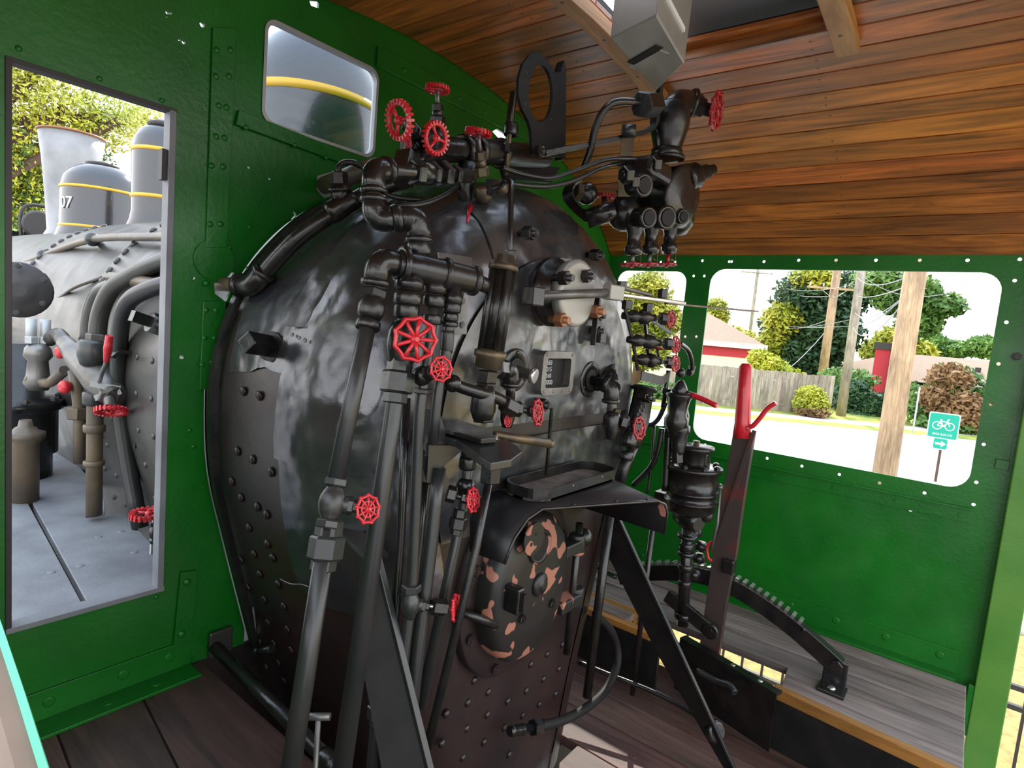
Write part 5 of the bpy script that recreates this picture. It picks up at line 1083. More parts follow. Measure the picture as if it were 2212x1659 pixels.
# ---- pipe lying along the edge of the fireman's deck
lp = thing('deck_pipe', 'black pipe lying along the edge of the wooden deck', 'pipe', aZ(600, 1540, .02)); q0, q1 = aZ(452, 1385, .035), aZ(735, 1668, .02); q = MB(); q.cyl(q0, q1, .019, 14); q.build('tube', 'black', lp); collar(lp, q0.lerp(q1, .93), q1 - q0, .023, .05)
b = MB(); c = aY(474, 1385, 1.762); b.box(c - YA * .008, (.075, .012, .085)); b.build('flange_plate', 'boiler_grey', lp, .012)
ba = thing('ash_pan_lever', 'small T-handle hanging beside the deck pipe', 'handle', aY(690, 1580, 1.0)); c = aY(688, 1548, 1.0); b = MB(); b.cyl(c, Vector((c.x, c.y, ZFL)), .006, 8, .004); b.build('stem', 'steel', ba); b = MB(); b.cyl(c - CR * .03, c + CR * .025, .008, 8); b.ball(c - CR * .03, .010, 8); b.build('bar', 'steel', ba)
bb = thing('blowdown_cock', 'small cock on a thin rod low on the boiler side', 'valve', aY(560, 1415, 1.6)); b = MB(); c = aY(556, 1408, 1.58); b.cyl(c, aY(548, 1310, 1.60), .005, 6); b.build('rod', 'black', bb); b = MB(); b.cyl(c, aY(588, 1402, 1.52), .012, 10); b.ball(c, .014, 10); b.build('cock', 'black', bb)
# ---- long sight glass column with its bent feed tube
sg_ = thing('sight_glass', 'tall black lubricator sight glass column in the centre of the backhead', 'gauge', aY(1045, 905, .90)); tp, bt_ = aY(1090, 562, .895), aY(1058, 772, .905); d = (bt_ - tp).normalized()
b = MB(); L = (bt_ - tp).length; b.lathe(tp - d * .012, d, [(0, .022), (.018, .026), (.02, .034), (.034, .036), (.036, .030)], 18); b.build('top_cap', 'brass_dull', sg_)
b = MB(); b.lathe(tp, d, [(.02, .024), (L - .02, .024)], 16); b.build('glass_tube', 'black', sg_)
x_, y_, a_ = frame(d)
for k in range(4):
    t = k * math.pi / 2 + .4; e = (x_ * math.cos(t) + y_ * math.sin(t)) * .026; b = MB(); b.cyl(tp + e + d * .02, bt_ + e - d * .015, .009, 8); b.build('guard_rod', 'black', sg_)
b = MB(); b.lathe(bt_ - d * .02, d, [(0, .030), (.006, .039), (.018, .039), (.024, .033), (.045, .033), (.047, .027)], 18); b.build('bottom_cap', 'brass_dull', sg_)
nut(sg_, bt_ + d * .03, bt_ + d * .065, .027, 'black'); q = MB(); q.cyl(bt_ + d * .06, aY(1043, 905, .90), .017, 12); q.build('outlet_tube', 'black', sg_); nut(sg_, aY(1052, 825, .90), aY(1050, 850, .90), .024); nut(sg_, aY(1045, 880, .90), aY(1044, 910, .90), .028)
ft_ = [aY(1102, 560, .895), aY(1102, 500, .90), aY(1104, 420, .93), aY(1104, 395, .95), aY(1092, 390, .97), aY(1080, 402, 1.0), aY(1062, 408, 1.02)]; q = MB(); q.tube(catmull(ft_, 5), .0075, 10); q.build('feed_tube', 'black', sg_); nut(sg_, aY(1102, 562, .895), aY(1102, 540, .895), .014)
# ---- wing-handled cock crossing the column
wh = thing('plug_cock', 'black plug cock with long twisted handle in front of the column', 'valve', aY(1045, 880, .87)); b = MB(); P = [aY(978, 828, .90), aY(1000, 838, .89), aY(1040, 850, .875), aY(1070, 858, .87), aY(1095, 872, .86), aY(1112, 880, .855)]; b.tube(catmull(P, 4), .014, 10, rs=None); b.ball(P[0], .020, 12); b.build('handle', 'black', wh)
b = MB(); c = aY(1045, 860, .885); b.lathe(c + ZA * .03, DN, [(0, .02), (.02, .028), (.06, .03), (.08, .022)], 14); b.build('body', 'black', wh); nut(wh, aY(1088, 872, .86), aY(1112, 885, .85), .022)
el = thing('drain_elbow', 'small cast elbow on the left round inspection opening', 'pipe', aY(1105, 860, .95)); elbow(el, aY(1104, 800, .955), Vector((-1, -.2, .1)), DN, .022); run(el, [aY(1104, 815, .955), aY(1102, 868, .95)], .013, 'black', 'tube'); q = MB(); q.hex(aY(1070, 795, .94), aY(1088, 797, .95), .026); q.build('flange_nut', 'black', el)
# ---- needle valve with two little red wheels
nv = thing('needle_valve', 'angle needle valve with two small red wheels below the inspection opening', 'valve', aY(1098, 920, .88)); v = aY(1098, 880, .89); b = MB(); b.lathe(v + ZA * .02, DN, [(0, .014), (.02, .02), (.05, .018), (.07, .012)], 12); b.build('body', 'black', nv)
wc = aY(1162, 891, .85); ax = (wc - v).normalized(); b = MB(); b.cyl(v, wc, .008, 8); b.hex(v + ax * .015, v + ax * .035, .020); b.hex(v + ax * .055, v + ax * .07, .014); b.build('spindle', 'black', nv); handwheel(nv, wc, turned(wc, .38), .036, 'petal', 'red_dark')
wc = aY(1097, 910, .865); handwheel(nv, wc, turned(wc, .6), .016, 'petal', 'red_dark')
# ---- throttle lever on its cast bracket
tb = thing('lever_bracket', 'cast bracket with sliding lever and rounded handle projecting over the shelf', 'lever', aY(950, 1040, .97)); YBk = .93
b = MB(); b.prism([aY(x, y, .955) for x, y in ((915, 882), (930, 930), (928, 1020), (922, 1048), (905, 985))], Vector((.03, -.02, 0))); b.build('base_plate', 'pipe_grey', tb, .002)
b = MB(); b.prism([aY(x, y, .93) for x, y in ((926, 960), (1010, 962), (985, 985), (955, 1010), (938, 1046), (922, 1044))], Vector((.012, .016, 0))); b.build('gusset', 'pipe_grey', tb, .002)
zt_ = aY(1000, 940, .93).z; top_px = ((940, 905), (975, 898), (1050, 925), (1118, 962), (1128, 975), (1105, 992), (1060, 1000), (1035, 985), (985, 950), (930, 935))
b = MB(); b.prism([aZ(x, y, zt_ - .0) for x, y in top_px], (0, 0, -.018)); b.build('quadrant_plate', 'pipe_grey', tb, .003)
b = MB(); b.prism([aZ(x, y, zt_ + .016) for x, y in ((955, 905), (985, 903), (1060, 930), (1072, 945), (1040, 948), (960, 925))], (0, 0, -.012)); b.build('slide_plate', 'black', tb, .002)
b = MB(); P = [aZ(1060, 945, zt_ + .022), aZ(1100, 950, zt_ + .024), aZ(1180, 962, zt_ + .026)]; P = [aY(1068, 938, .865), aY(1110, 946, .85), aY(1188, 958, .82)]; b.tube(P, .011, 12, rs=[.009, .011, .012]); b.ball(P[2], .0125, 12); b.build('lever_handle', 'brass_dull', tb)
c = aZ(962, 905, zt_ + .01); b = MB(); b.lathe(c, ZA, [(0, .026), (.018, .026), (.02, .020)], 14); b.box(c + ZA * .032, (.032, .032, .026)); b.build('pivot_bolt', 'pipe_grey', tb, .003)
c = aY(1070, 950, .86); b = MB(); b.cyl(c + ZA * .012, c - ZA * .04, .006, 8); b.hex(c - ZA * .01, c + ZA * .002, .013); b.build('pin', 'polished_sunlit', tb); c = aZ(1062, 990, zt_); nut(tb, c - ZA * .012, c - ZA * .05, .022, 'black')
for q in ((908, 952), (909, 978)): hexbolt(aY(*q, .955), (-1, -.2, 0), .013, 'pipe_grey', tb)
b = MB(); q0 = aY(1192, 882, .95); q1 = aY(1180, 1025, .97); b.bar(q0, q1, .010, .006); tag(b.build('link_rod', 'black', None), 'thin flat link hanging from the stud beside the needle valve', 'rod')
# ================================================================= TURRET, TUBES AND LUBRICATOR ABOVE THE BOILER
# ---- handrail-like pipe over the near shoulder
sp_ = thing('shoulder_pipe', 'thick black pipe curving over the near boiler shoulder from an elbow at the wall', 'pipe', aY(545, 620, 1.62))
P = [aY(548, 618, 1.625), aY(600, 556, 1.56), aY(660, 500, 1.50), aY(735, 452, 1.45), aY(800, 415, 1.42), aY(880, 385, 1.38)]
b = MB(); b.tube(catmull(P, 5), .024, 12); b.build('tube', 'black', sp_)
w0 = aY(455, 612, 1.83); q = MB(); q.cyl(w0, P[0], .021, 12); q.build('wall_stub', 'pipe_tan', sp_); elbow(sp_, aY(545, 618, 1.625), w0 - P[0], P[1] - P[0], .030)
tp_ = aY(738, 445, 1.445); collar(sp_, tp_, P[3] - P[2], .032, .09); q = MB(); q.cyl(tp_, aY(733, 395, 1.44), .026, 12); q.build('branch', 'black', sp_); q = MB(); q.cyl(aY(733, 415, 1.44), aY(732, 405, 1.44), .034, 14); q.build('branch_collar', 'black', sp_); nut(sp_, aY(733, 405, 1.44), aY(732, 372, 1.44), .024)
q = MB(); q.tube(catmull([aY(732, 378, 1.44), aY(732, 360, 1.44), aY(745, 351, 1.44), aY(765, 352, 1.43), aY(785, 362, 1.42), aY(800, 372, 1.40)], 5), .008, 8); q.build('copper_line', 'black', sp_)
p2 = thing('wall_pipe', 'pale pipe end passing through a torn hole in the green wall', 'pipe', aY(760, 385, 1.6)); q = MB(); q.cyl(aY(688, 405, 1.80), aY(808, 362, 1.45), .028, 14); q.build('tube', 'pipe_tan', p2); q = MB(); q.prism([aY(x, y, YF - .004) for x, y in ((685, 380), (715, 372), (735, 385), (738, 420), (700, 428), (684, 410))], (0, -.003, 0)); q.build('patch', 'galv', p2)
# ---- turret body
tu = thing('steam_turret', 'black horizontal steam turret pipe along the crown of the boiler', 'pipe', aY(1000, 350, 1.22)); TL, TR_ = aY(895, 318, 1.18), aY(1175, 338, 1.20)
d = (TR_ - TL).normalized(); L = (TR_ - TL).length; b = MB(); b.lathe(TL - d * .02, d, [(0, .03), (.02, .042), (.08, .045), (.10, .034), (L * .45, .032), (L * .5, .036), (L + .02, .036)], 16); b.build('body', 'black', tu)
for t in (.32, .42, .60): collar(tu, TL.lerp(TR_, t), d, .044, .022)
nut(tu, TL.lerp(TR_, .36) - d * .012, TL.lerp(TR_, .36) + d * .012, .046)
b = MB(); c = aY(1010, 352, 1.17); b.lathe(c, DN, [(0, .026), (.04, .028), (.06, .022), (.11, .020)], 14); b.build('foot', 'black', tu); nut(tu, c - ZA * .02, c - ZA * .045, .032, 'brass_dull')
b = MB(); b.prism([aY(x, y, 1.24) for x, y in ((1090, 350), (1210, 362), (1190, 395), (1100, 385))], (0, .03, 0)); b.build('saddle_plate', 'black_matt', tu)
q = MB(); q.cyl(aY(900, 330, 1.15), aY(892, 378, 1.10), .028, 12); q.build('drop_branch', 'black', tu); nut(tu, aY(880, 345, 1.10), aY(872, 385, 1.06), .034)
def tvalve(label, c, wc, R, style, k=None, s=1, body=.024, m='black', wm='red', ax=None):
    t = thing('turret_valve', label, 'valve', c, 'red-wheeled valves round the turret'); c = Vector(c); wc = Vector(wc); st = (wc - c).normalized()
    b = MB(); b.lathe(c - st * body * .8, st, [(0, body * .8), (body * .5, body), (body * 1.5, body), (body * 1.9, body * .75)], 14); b.build('body', m, t); L = (wc - c).length
    nut(t, c + st * L * .30, c + st * L * .46, body * .85, m, 'bonnet_nut'); b = MB(); b.lathe(c + st * L * .44, st, [(0, body * .6), (L * .1, body * .62), (L * .15, body * .45)], 10); b.build('packing', m, t)
    nut(t, c + st * L * .56, c + st * L * .70, body * .62, m, 'packing_nut'); b = MB(); b.cyl(c + st * L * .65, wc, body * .24, 8); b.build('spindle', 'steel', t)
    a = ax if ax else (turned(wc, k, s) if k else st); handwheel(t, wc, a, R, style, wm); return t
tvalve('valve with fluted red wheel turned to the left on the near turret end', aY(915, 302, 1.15), aY(862, 260, 1.06), .043, 'fluted', .62, -1)
tvalve('valve on an upright spindle with the topmost red wheel of the turret', aY(946, 300, 1.20), aY(945, 192, 1.19), .032, 'fluted', ax=ZA)
tvalve('valve with fluted red wheel facing the viewer in the middle of the turret', aY(925, 310, 1.16), aY(942, 299, 1.02), .038, 'fluted', .72, 1)
tvalve('valve with flat-lying red wheel over tall brassy nuts, rightmost of the turret', aY(1045, 420, 1.12), aY(1033, 286, 1.10), .036, 'fluted', ax=Vector((0, -.12, 1)), m='brass_dull')
tvalve('small half-hidden valve with red wheel at the left end of the turret', aY(905, 325, 1.16), aY(882, 309, 1.10), .018, 'petal', .4, -1, body=.016)
nz = thing('crown_nut', 'large hex fitting with round eye beside the upright valve', 'fitting', aY(1075, 410, 1.08)); nut(nz, aY(1055, 405, 1.09), aY(1072, 405, 1.085), .024); b = MB(); b.ball(aY(1082, 405, 1.07), .022, 14); b.build('ball', 'brass_dull', nz)
# upright thin rods between turret and bracket
ur = thing('union_rod', 'slender upright rod with couplings left of the gauge bracket', 'rod', aY(1092, 370, 1.15)); q = MB(); q.cyl(aY(1092, 380, 1.15), aY(1110, 200, 1.16), .007, 8); q.build('rod', 'brass_dull', ur); nut(ur, aY(1094, 330, 1.15), aY(1096, 310, 1.15), .014); collar(ur, aY(1104, 280, 1.16), ZA, .022, .035); q = MB(); q.bar(aY(1100, 275, 1.16), aY(1110, 200, 1.16), .020, .012); q.build('flat', 'black', ur)
# ---- gauge bracket: plate with a large oval opening and a side flange
gb_ = thing('gauge_bracket', 'empty black gauge bracket with a large oval hole under the roof', 'bracket', aY(1180, 345, 1.12)); YG = 1.12
op_ = [aY(x, y, YG) for x, y in ((1150, 335), (1148, 285), (1142, 262), (1128, 235), (1120, 205), (1121, 170), (1130, 138), (1145, 118), (1160, 112), (1175, 120), (1190, 140), (1200, 157), (1212, 155), (1214, 340))]
hp = [(1168 + 26 * math.cos(t), 202 + 62 * math.sin(t)) for t in [2 * math.pi * k / 24 for k in range(24)]]; hp3 = [aY(x, y, YG) for x, y in hp]
holed_plate('plate', [(p.x, p.z) for p in op_], [[(p.x, p.z) for p in hp3]], lambda x, z: (x, YG, z), (0, .010, 0), 'black_matt', gb_)
b = MB(); b.prism([aY(x, y, YG) for x, y in ((1214, 345), (1212, 150), (1219, 130), (1223, 150), (1222, 345))], (.004, .03, 0)); b.build('side_flange', 'black_matt', gb_)
for q in ((1137, 158), (1135, 225), (1190, 258)): rivet(aY(*q, YG), (0, -1, 0), .004, 'black', gb_, 'bolt')
ar = thing('bracket_arm', 'flat black arm reaching from the gauge bracket to the hanging strap', 'bar', aY(1180, 335, 1.08)); q = MB(); q.bar(aY(1175, 332, 1.09), aY(1352, 296, .97), .026, .016); q.build('arm', 'black', ar, .002); b = MB(); b.ball(aY(1168, 327, 1.09), .017, 10); b.build('knuckle', 'black', ar); hexbolt(aY(1160, 326, 1.08), (0, -1, 0), .016, 'black', ar)
sr = thing('hanging_strap', 'wide flat strap with a rolled top eye hanging in front of the lubricator', 'strap', aY(1340, 425, .95)); P = [aY(1348, 425, .955), aY(1349, 380, .955), aY(1353, 330, .955), aY(1357, 290, .955)]; q = MB(); q.sweepflat(P, CR * .040, .008); q.build('strap', 'brass_dull', sr); c = aY(1358, 283, .95); b = MB(); b.lathe(c - CR * .02, CR, [(0, .020), (.04, .020)], 16); b.build('eye', 'pipe_grey', sr)
lb = thing('lamp_bracket', 'bent flat bar holding the grey lamp box', 'bar', aY(1365, 290, .95)); P = [aY(1368, 290, .95), aY(1400, 283, .93), aY(1417, 268, .92), aY(1424, 200, .90), aY(1437, 115, .86), aY(1430, 95, .85)]; q = MB(); q.sweepflat(smooth(P, .03, 4), Vector((.010, .018, .006)), .012); q.build('bar', 'black_matt', lb); b = MB(); b.bar(aY(1430, 97, .85), aY(1360, 130, .93), .014, .010); b.build('foot', 'black_matt', lb)
# ---- grey sheet-metal lamp box under the hatch
lx = thing('lamp_box', 'grey sheet metal lamp box hanging below the roof hatch', 'lamp', aZ(1400, 110, 1.85)); bot = [aZ(x, y, 1.85) for x, y in ((1318, 82), (1419, 33), (1479, 136), (1417, 197))]
top = [p + Vector((0, 0, .24)) + (p - bot[0]) * .02 for p in bot]; b = MB(); b.add(bot + top, [(3, 2, 1, 0), (0, 1, 5, 4), (1, 2, 6, 5), (2, 3, 7, 6), (3, 0, 4, 7), (4, 5, 6, 7)]); b.build('housing', 'lamp_steel', lx, .004)
cc = (bot[0] + bot[1] + bot[2] + bot[3]) / 4; q = MB(); q.bar(aZ(1362, 136, 1.849), aZ(1425, 100, 1.849), .022, .004); q.build('slot', 'black_matt', lx); q = MB(); q.bar(aZ(1368, 148, 1.848), aZ(1435, 112, 1.848), .03, .004); q.build('mount_strip', 'lamp_steel', lx)
q = MB(); e = (bot[2] - bot[1]); q.bar(bot[1].lerp(bot[2], .2) + ZA * .06 - YA * .004, bot[1].lerp(bot[2], .8) + ZA * .06 - YA * .004, .006, .012); q.build('seam_clip', 'white', lx)
# ---- hydrostatic lubricator on the far side of the crown
YLu = .90
lu = thing('lubricator', 'black cast hydrostatic lubricator with three bottom valves and red wheels', 'lubricator', aY(1440, 550, YLu)); k0 = S(1450, 420, YLu)
def q3(px, py, dy=0): return aY(px, py, YLu + dy)
b = MB(); b.lathe(q3(1440, 345), q3(1448, 250) - q3(1440, 345), [(0, .058), (.012, .058), (.014, .050), (.035, .046), (.07, .055), (.10, .064), (.14, .066), (.17, .055), (.185, .03)], 20); b.build('condenser', 'black', lu)
b = MB(); b.tube(catmull([q3(1450, 262), q3(1452, 238), q3(1470, 222), q3(1500, 226)], 5), .042, 16, rs=None); b.build('condenser_neck', 'black', lu)
a, c = q3(1488, 224), q3(1530, 238, -.05); d = (c - a).normalized(); b = MB(); b.lathe(a, d, [(0, .050), (.012, .054), (.020, .045), (.022, .032)], 16); b.build('neck_flange', 'black', lu); nut(lu, a + d * .02, a + d * .055, .034); nut(lu, a + d * .055, a + d * .085, .024); wc = q3(1548, 240, -.08); b = MB(); b.cyl(a + d * .07, wc, .008, 8); b.build('spindle', 'brass_dull', lu); handwheel(lu, wc, turned(wc, .30), .066, 'petal', 'red_dark')
nut(lu, q3(1385, 226), q3(1415, 226), .040); collar(lu, q3(1440, 332), ZA, .052, .03)
mc = q3(1438, 425, .02); ax = turned(mc, .55); b = MB(); b.lathe(mc - ax * .10, ax, [(0, .05), (.02, .08), (.06, .096), (.14, .10), (.16, .104), (.17, .104), (.175, .09), (.185, .04)], 24); b.build('oil_chamber', 'black', lu)
a, c = q3(1478, 388, -.03), q3(1552, 362, -.10); d = (c - a).normalized(); b = MB(); b.lathe(a, d, [(0, .048), (.02, .050), (.025, .042), (.05, .046), (.065, .034), (.07, .026), (.10, .026), (.105, .018), (.13, .018)], 16); b.build('filler_nozzle', 'black', lu)
for px, py, r_ in ((1400, 470, .030), (1440, 470, .036), (1390, 400, .032), (1475, 468, .024)):
    p = q3(px, py, -.06); a_ = turned(p, .75); b = MB(); b.lathe(p - a_ * .05, a_, [(0, r_), (.04, r_), (.045, r_ * 1.1), (.055, r_ * 1.05), (.056, r_ * .8), (.05, r_ * .7)], 16); b.build('sight_feed', 'black', lu); b = MB(); b.cyl(p, p + a_ * .008, r_ * .72, 14); b.build('sight_window', 'black_matt', lu)
b = MB(); b.lathe(q3(1462, 445), q3(1466, 510) - q3(1462, 445), [(0, .05), (.04, .06), (.07, .055), (.10, .03)], 16); b.build('lower_chamber', 'black', lu)
b = MB(); b.box(q3(1400, 370), (.16, .10, .06)); b.build('top_block', 'black', lu, .015)
for k, (px, wx) in enumerate(((1368, 1364), (1405, 1400), (1445, 1440))):
    q0, q1 = q3(px + 4, 478), q3(px, 545); d = (q1 - q0).normalized(); b = MB(); b.lathe(q0, d, [(0, .026), (.02, .028), (.04, .022), (.075, .021), (.08, .028), (.10, .028), (.105, .020)], 12); b.build('bottom_valve', 'black', lu); nut(lu, q1 - d * .02, q1 + d * .006, .026); wc = q3(wx, 572); b = MB(); b.cyl(q1, wc, .008, 8); b.build('spindle', 'red_dark' if k == 2 else 'steel', lu); handwheel(lu, wc, Vector((0, -.1, -1)), .036, 'petal', 'red_dark')
    b = MB(); b.sweepflat([q1 + CR * .022, q1 + CR * .024 - ZA * .03, wc + CR * .012 + ZA * .02], YA * .006, .004); b.build('yoke', 'brass_dull', lu)
for px, py in ((1420, 355), (1360, 378), (1372, 392)): hexbolt(q3(px, py, -.05), turned(q3(px, py), .6, -1), .026, 'black', lu)
# ---- small tubes running to the lubricator
def tubing(label, pts, r=.007, m='black'):
    P = [aY(*p) for p in pts]; t = thing('oil_tube', label, 'tube', min(P, key=lambda v: v.z), 'oil tubes over the boiler crown'); b = MB(); b.tube(catmull(P, 6), r, 10); b.build('tube', m, t); return t
tubing('upper of two parallel oil tubes sweeping to the lubricator', [(1085, 362, 1.14), (1130, 376, 1.12), (1190, 384, 1.08), (1250, 366, 1.02), (1310, 345, .96), (1370, 343, .91), (1410, 350, .88)])
tubing('lower of two parallel oil tubes sweeping to the lubricator', [(1085, 392, 1.14), (1130, 400, 1.12), (1190, 402, 1.08), (1245, 388, 1.03), (1300, 362, .98), (1345, 352, .95)], .0075)
tubing('oil tube rising in a tall bow to the condenser nut', [(1262, 360, 1.04), (1275, 325, 1.02), (1285, 280, 1.0), (1305, 238, .97), (1335, 220, .94), (1395, 223, .90)], .011)
tubing('long oil tube sagging across the boiler crown under the turret', [(812, 452, 1.20), (860, 446, 1.19), (920, 438, 1.18), (970, 415, 1.18), (1010, 385, 1.18)], .009)
tubing('thin oil tube lying low behind the S-bent pipe', [(800, 400, 1.3), (850, 425, 1.28), (920, 430, 1.26), (1000, 415, 1.24), (1060, 400, 1.2)], .007)
# ---- oil cup, its feed pipe and looped strap beside the lubricator
oc = thing('oil_cup', 'round black oil cup with open mouth beside the lubricator', 'cup', aY(1345, 485, .97)); c = aY(1348, 462, .97); b = MB(); b.lathe(c - ZA * .055, ZA, [(0, .012), (.008, .030), (.025, .047), (.055, .054), (.085, .047), (.105, .032), (.115, .028), (.125, .034), (.127, .030), (.118, .024), (.10, .02)], 20, up=None); b.build('bowl', 'black', oc)
q = MB(); q.cyl(aY(1330, 455, .98), aY(1268, 472, 1.06), .032, 14); q.build('feed_pipe', 'black', oc)
lk = thing('pipe_bracket', 'looped flat bracket with round nut below the oil tubes', 'bracket', aY(1270, 470, 1.08)); P = [aY(1275, 476, 1.08), aY(1245, 450, 1.09), aY(1228, 425, 1.09), aY(1230, 405, 1.08), aY(1245, 392, 1.07)]; q = MB(); q.sweepflat(catmull(P, 5), YA * .05 + XA * .02, .006); q.build('strap', 'black', lk); b = MB(); c = aY(1268, 418, 1.06); b.ball(c, .036, 16); b.build('ball', 'black', lk); nut(lk, aY(1240, 412, 1.08), aY(1258, 416, 1.07), .030, 'brass_dull')
hidden = thing('side_valve', 'dark red fluted wheel half hidden behind the oil cup pipe', 'valve', aY(1305, 430, 1.35)); handwheel(hidden, aY(1306, 424, 1.35), ZA, .045, 'fluted', 'red_dark'); b = MB(); b.cyl(aY(1306, 424, 1.35), aY(1306, 460, 1.35), .012, 8); b.build('spindle', 'black', hidden)
# ================================================================= FAR SIDE OF THE BACKHEAD
# ---- throttle stuffing box
tg = thing('throttle_gland', 'round throttle stuffing box with bright front disc on the backhead', 'gland', aY(1240, 700, 1.0)); c = aY(1245, 634, .925); cb = Vector((c.x, YB0 - .01, c.z))
b = MB(); b.lathe(cb, -YA, [(0, .100), (.025, .100), (.03, .085), (.075, .085)], 28); b.build('housing', 'black', tg); b = MB(); b.lathe(cb - YA * .07, -YA, [(0, .092), (.025, .097), (.032, .094), (.035, .085)], 32); b.build('front_disc', 'lamp_steel', tg)
for px, py, m in ((1255, 596, 'black'), (1277, 672, 'copper_nut'), (1208, 600, 'black'), (1200, 690, 'copper_nut')):
    p = aY(px, py, .925); b = MB(); b.cyl(p + YA * .02, p - YA * .045, .010, 10); b.hex(p - YA * .002, p - YA * .03, .020); b.build('stud_nut', m, tg)
# ---- throttle lever
tl = thing('throttle_lever', 'long flat throttle lever reaching sideways past the street-side window post', 'lever', aY(1320, 640, .86)); P0, P1, P2, P3 = aY(1152, 640, .93), aY(1325, 632, .86), aY(1475, 655, .80), aY(1636, 673, .72)
b = MB(); b.box(P0, (.05, .04, .05)); b.build('pivot_block', 'black', tl, .004); b = MB(); b.cyl(P0, P1, .013, 12); b.build('rod', 'steel', tl); b = MB(); d = (P2 - P1).normalized(); x_, y_, a_ = frame(d, ZA); b.box(P1, (.034, .044, .065), (x_, y_, a_)); b.build('clevis', 'lamp_steel', tl, .004)
b = MB(); b.bar(P1 + d * .02 - ZA * .004, P2, .028, .012, up=ZA); b.build('lever_plate', 'polished_sunlit', tl, .003); b = MB(); b.bar(P1 + d * .03 + ZA * .018, P1 + d * .18 + ZA * .010, .026, .010, up=ZA); b.build('upper_plate', 'steel', tl, .003)
b = MB(); b.bar(P2 - d * .10 - ZA * .008, P3, .016, .007, up=ZA); b.build('handle', 'brass_dull', tl, .002)
for t, z in ((.12, -.03), (.06, .022), (.30, -.03), (.42, .02)): p = P1.lerp(P2, t * 1.6) + ZA * z; b = MB(); b.hex(p - ZA * .014, p + ZA * .014, .017); b.build('bolt', 'black', tl)
# ---- water column with try cocks
wcol = thing('water_column', 'slim black water column bar along the far edge of the backhead', 'pipe', aY(1385, 800, .98)); q = MB(); q.sweepflat([aY(1345, 645, .96), aY(1358, 700, .965), aY(1368, 745, .97), aY(1378, 800, .98)], YA * .012 + XA * .012, .008); q.build('bar', 'black', wcol); q = MB(); q.bar(aY(1393, 690, .95), aY(1402, 770, .95), .010, .010); q.build('tie_bar', 'black', wcol); q = MB(); q.bar(aY(1408, 692, .95), aY(1450, 720, .93), .012, .010); q.build('tie_bar', 'black', wcol)
for k, (a, wc, lab) in enumerate((((1362, 683, .96), (1450, 690, .86), 'upper try cock with dark red wheel'), ((1372, 735, .96), (1460, 745, .86), 'middle try cock with dark red wheel'), ((1384, 776, .965), (1459, 785, .87), 'lower try cock with dark red wheel'))):
    A, W_ = aY(*a), aY(*wc); t = thing('try_cock', lab, 'valve', A, 'try cocks on the water column'); d = (W_ - A).normalized(); L = (W_ - A).length
    b = MB(); b.lathe(A - d * .03, d, [(0, .012), (.02, .014), (.03, .022), (.05, .022), (.06, .016), (L * .45, .026), (L * .6, .026), (L * .7, .014), (L * .8, .013)], 12); b.build('body', 'black', t); nut(t, A + d * L * .22, A + d * L * .34, .024); nut(t, A + d * L * .72, A + d * L * .90, .022); b = MB(); b.cyl(A, W_, .006, 8); b.build('spindle', 'steel', t); handwheel(t, W_, turned(W_, .5), .033, 'petal', 'red_dark')
sv = thing('shut_off_cock', 'tiny red wheel lying flat between the try cocks', 'valve', aY(1418, 775, .97)); handwheel(sv, aY(1420, 752, .97), Vector((.2, 0, 1)), .026, 'petal', 'red_dark'); b = MB(); b.cyl(aY(1420, 752, .97), aY(1424, 778, .97), .005, 8); b.build('spindle', 'black', sv)
dp = thing('drain_tube', 'black tube bending down beside the try cock wheels with an elbow end', 'tube', aY(1490, 800, .88)); q = MB(); q.tube(catmull([aY(1468, 742, .87), aY(1485, 755, .87), aY(1493, 775, .87), aY(1495, 800, .88)], 5), .009, 10); q.build('tube', 'black', dp); elbow(dp, aY(1494, 804, .88), ZA, aY(1462, 808, .89) - aY(1494, 804, .88), .012); q = MB(); q.ball(aY(1470, 805, .885), .018, 12); q.build('end_ball', 'black', dp)
fl_ = thing('shield_plate', 'dark curled sheet plate under the try cocks', 'plate', aY(1400, 825, .98)); q = MB(); q.sweepflat(catmull([aY(1385, 812, .98), aY(1410, 818, .975), aY(1430, 822, .97), aY(1445, 812, .96)], 4), ZA * .036, .004); q.build('plate', 'black', fl_)
# ---- elbow pipe, valve and wheel
ep = thing('feed_pipe', 'black pipe with cast elbow and a dark red wheel, right of the inspection openings', 'pipe', aY(1322, 940, .96)); E0 = aY(1322, 838, .965); q = MB(); q.tube([aY(1318, 800, 1.03), aY(1318, 815, 1.0), E0], .030, 12); q.build('root', 'black', ep); elbow(ep, E0, Vector((-.3, 1, .3)), DN, .026); V = aY(1322, 905, .96); q = MB(); q.cyl(E0, V, .016, 12); q.build('tube', 'steel', ep); nut(ep, aY(1326, 880, .96), aY(1325, 892, .96), .026); b = MB(); b.lathe(V + ZA * .03, DN, [(0, .02), (.02, .03), (.06, .032), (.09, .02), (.10, .016)], 14); b.build('valve_body', 'black', ep)
wc = aY(1381, 925, .88); d = (wc - V).normalized(); b = MB(); b.cyl(V, wc, .010, 10); b.hex(V + d * .03, V + d * .055, .028); b.hex(V + d * .07, V + d * .10, .020); b.build('spindle', 'black', ep); handwheel(ep, wc, turned(wc, .5), .043, 'petal', 'red_dark')
